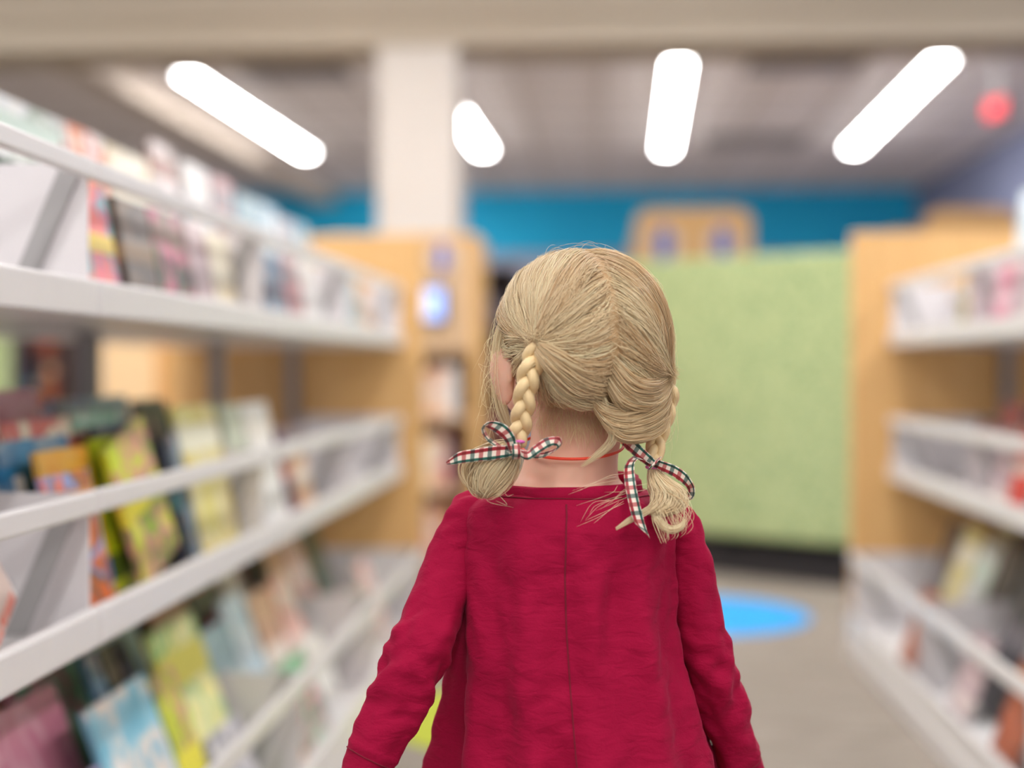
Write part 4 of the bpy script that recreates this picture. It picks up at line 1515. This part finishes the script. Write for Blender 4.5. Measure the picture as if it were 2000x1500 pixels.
bundle('tail_strands', tr, [(1300, 960, 1.292), (1330, 975, 1.288), (1345, 1000, 1.284), (1335, 1030, 1.280)],
       [(1270, 960, 1.292), (1270, 1000, 1.284), (1285, 1040, 1.279), (1290, 1055, 1.278)], 60, rad=0.00018, spread=0.005, shade=0.7)

# drapes: swags under the far braid root, temple locks, nape wisps, flyaways
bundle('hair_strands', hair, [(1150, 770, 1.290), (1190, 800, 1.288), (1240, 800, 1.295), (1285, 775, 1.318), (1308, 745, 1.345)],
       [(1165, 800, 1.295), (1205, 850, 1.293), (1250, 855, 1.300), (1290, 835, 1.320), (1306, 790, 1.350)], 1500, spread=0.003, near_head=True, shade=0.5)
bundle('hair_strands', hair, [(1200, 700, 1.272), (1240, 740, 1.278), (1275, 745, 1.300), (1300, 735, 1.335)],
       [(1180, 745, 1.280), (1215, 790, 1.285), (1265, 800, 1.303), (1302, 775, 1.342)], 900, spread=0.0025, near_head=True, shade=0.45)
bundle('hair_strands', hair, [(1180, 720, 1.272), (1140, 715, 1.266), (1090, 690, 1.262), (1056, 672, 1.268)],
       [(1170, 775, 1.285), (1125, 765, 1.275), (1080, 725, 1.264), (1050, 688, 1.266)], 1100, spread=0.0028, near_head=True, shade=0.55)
# left temple
bundle('hair_strands', hair, [(990, 600, 1.345), (972, 650, 1.348), (967, 720, 1.350), (972, 790, 1.350), (992, 850, 1.345)],
       [(1000, 600, 1.330), (982, 650, 1.325), (975, 720, 1.325), (982, 780, 1.328), (1000, 840, 1.330)], 200, rad=0.0002, spread=0.0022, shade=0.8)
bundle('hair_strands', hair, [(983, 640, 1.330), (1000, 650, 1.300), (1025, 655, 1.288), (1050, 668, 1.280)],
       [(984, 690, 1.335), (1000, 672, 1.305), (1025, 668, 1.290), (1050, 676, 1.280)], 420, spread=0.0018, near_head=True, shade=0.72)
# right temple
bundle('hair_strands', hair, [(1296, 600, 1.35), (1306, 660, 1.345), (1309, 710, 1.343), (1305, 735, 1.342)],
       [(1285, 570, 1.34), (1300, 650, 1.333), (1304, 705, 1.333), (1302, 730, 1.338)], 500, spread=0.002, near_head=True, shade=0.8)
# single lock on the far side of the nape
bundle('hair_strands', hair, [(1180, 770, 1.285), (1197, 820, 1.288), (1200, 860, 1.292), (1180, 882, 1.296), (1150, 900, 1.297)],
       [(1176, 775, 1.285), (1190, 820, 1.288), (1193, 858, 1.292), (1170, 885, 1.296), (1135, 912, 1.297)], 70, rad=0.0002, spread=0.0015, shade=0.8)
# fine short hair at the nape
ps, sh = [], []
for _ in range(700):
    px0 = rng.uniform(1050, 1215)
    py0 = rng.uniform(765, 845) - 25 * abs((px0 - 1130) / 90)
    Yn = 1.352 - math.sqrt(max(1e-4, 0.046 ** 2 - ((px0 - 1128) / 2060) ** 2)) - 0.001 if abs(px0 - 1128) < 88 else 1.335
    Yn = max(Yn, 1.300)
    L = rng.uniform(18, 55)
    dx = rng.normal() * 12 + (px0 - 1125) * 0.06
    a = [(px0, py0, Yn + 0.001), (px0 + dx * .4, py0 + L * .4, Yn - 0.002), (px0 + dx + rng.normal() * 5, py0 + L, Yn - 0.001 + rng.normal() * .002)]
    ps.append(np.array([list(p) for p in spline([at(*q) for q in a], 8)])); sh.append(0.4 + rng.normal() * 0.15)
strands('nape_hair', ps, 0.00014, sh, hair)
# flyaway strands
ps, sh = [], []
for _ in range(240):
    u = rng.normal(size=3); u /= np.linalg.norm(u)
    if u[2] < -0.25 or (u[1] > 0.5 and u[2] < 0.3):
        continue
    d = rng.normal(size=3); d -= u * (d @ u); d /= np.linalg.norm(d)
    L = rng.uniform(0.03, 0.09)
    t = np.linspace(0, 1, 12)
    lift = rng.uniform(0.002, 0.013)
    ang = t * L / 0.085
    path = (np.cos(ang)[:, None] * u + np.sin(ang)[:, None] * d)
    pts = path * SEMI + path * (0.005 + lift * np.sin(np.pi * t * rng.uniform(0.5, 1)))[:, None]
    ps.append(to_world(pts)); sh.append(0.75)
strands('flyaway_hair', ps, 0.00012, sh, hair)
ps, sh = [], []
for _ in range(32):
    x0, y0 = rng.uniform(975, 990), rng.uniform(600, 780)
    k = rng.uniform(0.3, 1)
    a = [(x0, y0, 1.33), (x0 - 25 * k, y0 + rng.uniform(-15, 40), 1.33), (x0 - 45 * k, y0 + rng.uniform(20, 90), 1.325), (x0 - rng.uniform(0, 90) * k, y0 + rng.uniform(60, 150), 1.32)]
    ps.append(np.array([list(p) for p in spline([at(*q) for q in a], 14)])); sh.append(0.75)
for _ in range(26):
    x0, y0 = rng.uniform(1295, 1308), rng.uniform(600, 800)
    k = rng.uniform(0.2, 1)
    a = [(x0, y0, 1.34), (x0 + 14 * k, y0 + rng.uniform(10, 40), 1.34), (x0 + 20 * k, y0 + rng.uniform(50, 90), 1.34), (x0 + rng.uniform(-20, 30) * k, y0 + rng.uniform(90, 140), 1.34)]
    ps.append(np.array([list(p) for p in spline([at(*q) for q in a], 14)])); sh.append(0.75)
for _ in range(15):   # wisps over the back of the dress, right tail
    x0, y0 = rng.uniform(1185, 1300), rng.uniform(915, 990)
    a = [(x0, y0, 1.284), (x0 - rng.uniform(10, 50), y0 + rng.uniform(5, 30), 1.276), (x0 - rng.uniform(40, 100), y0 + rng.uniform(20, 60), 1.273)]
    ps.append(np.array([list(p) for p in spline([at(*q) for q in a], 14)])); sh.append(0.75)
for _ in range(5):   # wisps at the near tail
    x0, y0 = rng.uniform(915, 985), rng.uniform(930, 965)
    a = [(x0, y0, 1.279), (x0 + rng.uniform(-30, 20), y0 + rng.uniform(10, 35), 1.275), (x0 + rng.uniform(-10, 50), y0 + rng.uniform(10, 45), 1.276)]
    ps.append(np.array([list(p) for p in spline([at(*q) for q in a], 14)])); sh.append(0.75)
strands('hair_strands', ps, 0.00013, [1.0] * len(ps), hair)


# ------------------------------------------------------------------ ribbons
def plaid():
    m, nt, b = nodes_of('plaid_ribbon')
    uv = N(nt, 'ShaderNodeUVMap')
    sp = N(nt, 'ShaderNodeSeparateXYZ')
    nt.links.new(uv.outputs[0], sp.inputs[0])
    cr = N(nt, 'ShaderNodeValToRGB')     # across
    cr.color_ramp.interpolation = 'CONSTANT'
    e = cr.color_ramp.elements
    G_, Rr, W_ = srgb(20, 92, 78), srgb(160, 34, 48), srgb(238, 222, 208)
    e[0].position, e[0].color = 0.0, W_
    e[1].position, e[1].color = 0.05, G_
    for p_, c_ in ((0.26, W_), (0.66, Rr), (0.93, W_)):
        q = e.new(p_); q.color = c_
    nt.links.new(sp.outputs['Y'], cr.inputs['Fac'])
    fr = N(nt, 'ShaderNodeMath', operation='FRACT')
    ml = N(nt, 'ShaderNodeMath', operation='MULTIPLY'); ml.inputs[1].default_value = 64.0
    nt.links.new(sp.outputs['X'], ml.inputs[0]); nt.links.new(ml.outputs[0], fr.inputs[0])
    c2 = N(nt, 'ShaderNodeValToRGB')
    c2.color_ramp.interpolation = 'CONSTANT'
    e = c2.color_ramp.elements
    e[0].position, e[0].color = 0.0, (1, 1, 1, 1)
    e[1].position, e[1].color = 0.25, srgb(120, 150, 150)
    for p_, c_ in ((0.5, (1, 1, 1, 1)), (0.75, srgb(205, 130, 135))):
        q = e.new(p_); q.color = c_
    nt.links.new(fr.outputs[0], c2.inputs['Fac'])
    mx = N(nt, 'ShaderNodeMix', data_type='RGBA', blend_type='MULTIPLY')
    mx.inputs['Factor'].default_value = 1.0
    nt.links.new(cr.outputs['Color'], mx.inputs['A']); nt.links.new(c2.outputs['Color'], mx.inputs['B'])
    nt.links.new(mx.outputs['Result'], b.inputs['Base Color'])
    b.inputs['Roughness'].default_value = 0.45
    b.inputs['Sheen Weight'].default_value = 0.2
    return m


M['plaid'] = plaid()


def ribbon(name, ctrl, parent=None, u0=0.0):
    """ctrl: (px, py, Y, wx, wy, wdepth) half-width vector in picture pixels (wx right, wy up) and depth metres"""
    n = 60
    P = spline([at(c[0], c[1], c[2]) for c in ctrl], n)
    Wv = spline([Vector((c[3] / 2060, c[5], c[4] / 2060)) for c in ctrl], n)
    bm = bmesh.new()
    uvl = bm.loops.layers.uv.new('UVMap')
    rows = []
    L = u0
    J = 6
    us = []
    for i, p in enumerate(P):
        if i:
            L += (P[i] - P[i - 1]).length
        us.append(L)
        t = (P[min(i + 1, n - 1)] - P[max(i - 1, 0)]).normalized()
        nn = t.cross(Wv[i]).normalized() if Wv[i].length > 1e-6 else Vector((0, -1, 0))
        rows.append([bm.verts.new(p + Wv[i] * (2 * j / J - 1) + nn * 0.0005 * (1 - (2 * j / J - 1) ** 2)) for j in range(J + 1)])
    for i in range(n - 1):
        for j in range(J):
            f = bm.faces.new((rows[i][j], rows[i + 1][j], rows[i + 1][j + 1], rows[i][j + 1]))
            for l, (a_, b_) in zip(f.loops, ((i, j), (i + 1, j), (i + 1, j + 1), (i, j + 1))):
                l[uvl].uv = (us[a_], b_ / J)
    me_o = link(name, bm, M['plaid'], None, smooth=True)
    so = me_o.modifiers.new('Solid', 'SOLIDIFY'); so.thickness = 0.0005; so.offset = 0
    if parent is None:
        gl(me_o)
    else:
        glp(me_o, parent)
    return me_o


# near ribbon. half-width vector points from green edge (v=0) to red edge (v=1)
b1 = ribbon('hair_ribbon', [(1003, 881, 1.272, 1, 9, 0), (970, 884, 1.270, 1, 13, 0), (930, 889, 1.268, 1, 12, 0), (898, 894, 1.268, 0, 11, 0), (882, 901, 1.269, -2, 6, 0), (872, 905, 1.270, -1, 2, 0)])
ribbon('ribbon_loop', [(1001, 881, 1.270, -6, 1, 0.001), (996, 858, 1.266, -10, -3, 0.001), (978, 838, 1.264, -9, -8, 0.001), (955, 829, 1.266, -3, -6, 0.003), (944, 836, 1.270, 2, 1, 0.0048),
                       (952, 855, 1.274, 2, 2, 0.0046), (975, 872, 1.276, 2, 3, 0.004), (1000, 880, 1.274, 1, 4, 0.003)], b1, 0.01)
ribbon('ribbon_loop', [(1010, 882, 1.270, 0, 7, 0), (1030, 890, 1.268, -1, 8, 0.001), (1048, 878, 1.268, -5, 7, 0.002), (1070, 864, 1.268, -4, 8, 0.001), (1088, 862, 1.270, 4, 8, 0.001), (1092, 872, 1.275, 4, 3, 0.004),
                       (1078, 882, 1.278, 3, 4, 0.004), (1058, 889, 1.276, 2, 5, 0.003), (1036, 888, 1.274, 0, 6, 0.002), (1012, 882, 1.273, 0, 6, 0)], b1, 0.005)
ribbon('ribbon_knot', [(1007, 865, 1.272, 8, 0, 0), (1008, 872, 1.262, 8, 0, 0), (1009, 884, 1.260, 8, 0, 0), (1008, 893, 1.264, 8, 0, 0), (1007, 896, 1.276, 7, 0, 0)], b1, 0.002)
bm = bmesh.new()
c = at(1009, 862, 1.284)
tube(bm, [Vector((c.x + 0.0075 * math.cos(2 * math.pi * k / 24), c.y + 0.0075 * math.sin(2 * math.pi * k / 24), c.z)) for k in range(25)], 0.0017, 8)
pink = mat('pink_elastic', srgb(225, 110, 190), 0.5, noise_scale=500, noise_amt=0.15)
gl(link('hair_elastic', bm, pink, None, smooth=True))
# far ribbon
b2 = ribbon('hair_ribbon', [(1276, 907, 1.308, -6, -9, 0.001), (1258, 890, 1.304, -5, -11, 0.001), (1240, 874, 1.303, -5, -12, 0.001), (1222, 862, 1.305, -4, -12, 0.001), (1215, 857, 1.308, -4, -10, 0.001)][::-1] and
            [(1276, 907, 1.308, -5, -7, 0.001), (1258, 892, 1.304, -6, -9, 0.001), (1240, 876, 1.303, -6, -10, 0.001), (1226, 864, 1.305, -5, -11, 0.001), (1219, 858, 1.308, -3, -11, 0.001)])
ribbon('ribbon_tail', [(1272, 905, 1.310, -5, 5, 0.002), (1254, 894, 1.306, -3, 4, 0.004), (1238, 896, 1.298, -6, 1, 0.004), (1229, 912, 1.288, -9, -2, 0.002), (1231, 945, 1.276, -10, -1, 0.001), (1238, 980, 1.271, -10, -1, 0),
                       (1247, 1015, 1.269, -10, 0, 0), (1256, 1034, 1.268, -8, 5, 0), (1267, 1048, 1.268, -2, 3, 0)], b2, 0.003)
ribbon('ribbon_loop', [(1280, 905, 1.308, -4, -7, 0.001), (1298, 912, 1.303, -3, -9, 0.001), (1318, 921, 1.300, -3, -10, 0.001), (1338, 936, 1.300, -4, -9, 0.001), (1350, 955, 1.303, -6, -2, 0.004), (1346, 972, 1.308, -5, 2, 0.0045),
                       (1332, 966, 1.312, -3, 3, 0.0045), (1312, 948, 1.314, -5, 5, 0.003), (1295, 925, 1.314, -6, 5, 0.002), (1281, 908, 1.312, -5, 5, 0.001)], b2, 0.004)
ribbon('ribbon_knot', [(1285, 897, 1.312, 7, 5, 0), (1281, 902, 1.300, 7, 5, 0), (1275, 909, 1.298, 7, 5, 0), (1271, 914, 1.306, 7, 5, 0)], b2, 0.002)
bm = bmesh.new()
c = at(1278, 912, 1.318)
tube(bm, [Vector((c.x + 0.0068 * math.cos(2 * math.pi * k / 24), c.y + 0.0068 * math.sin(2 * math.pi * k / 24), c.z)) for k in range(25)], 0.0017, 8)
gl(link('hair_elastic', bm, pink, None, smooth=True))
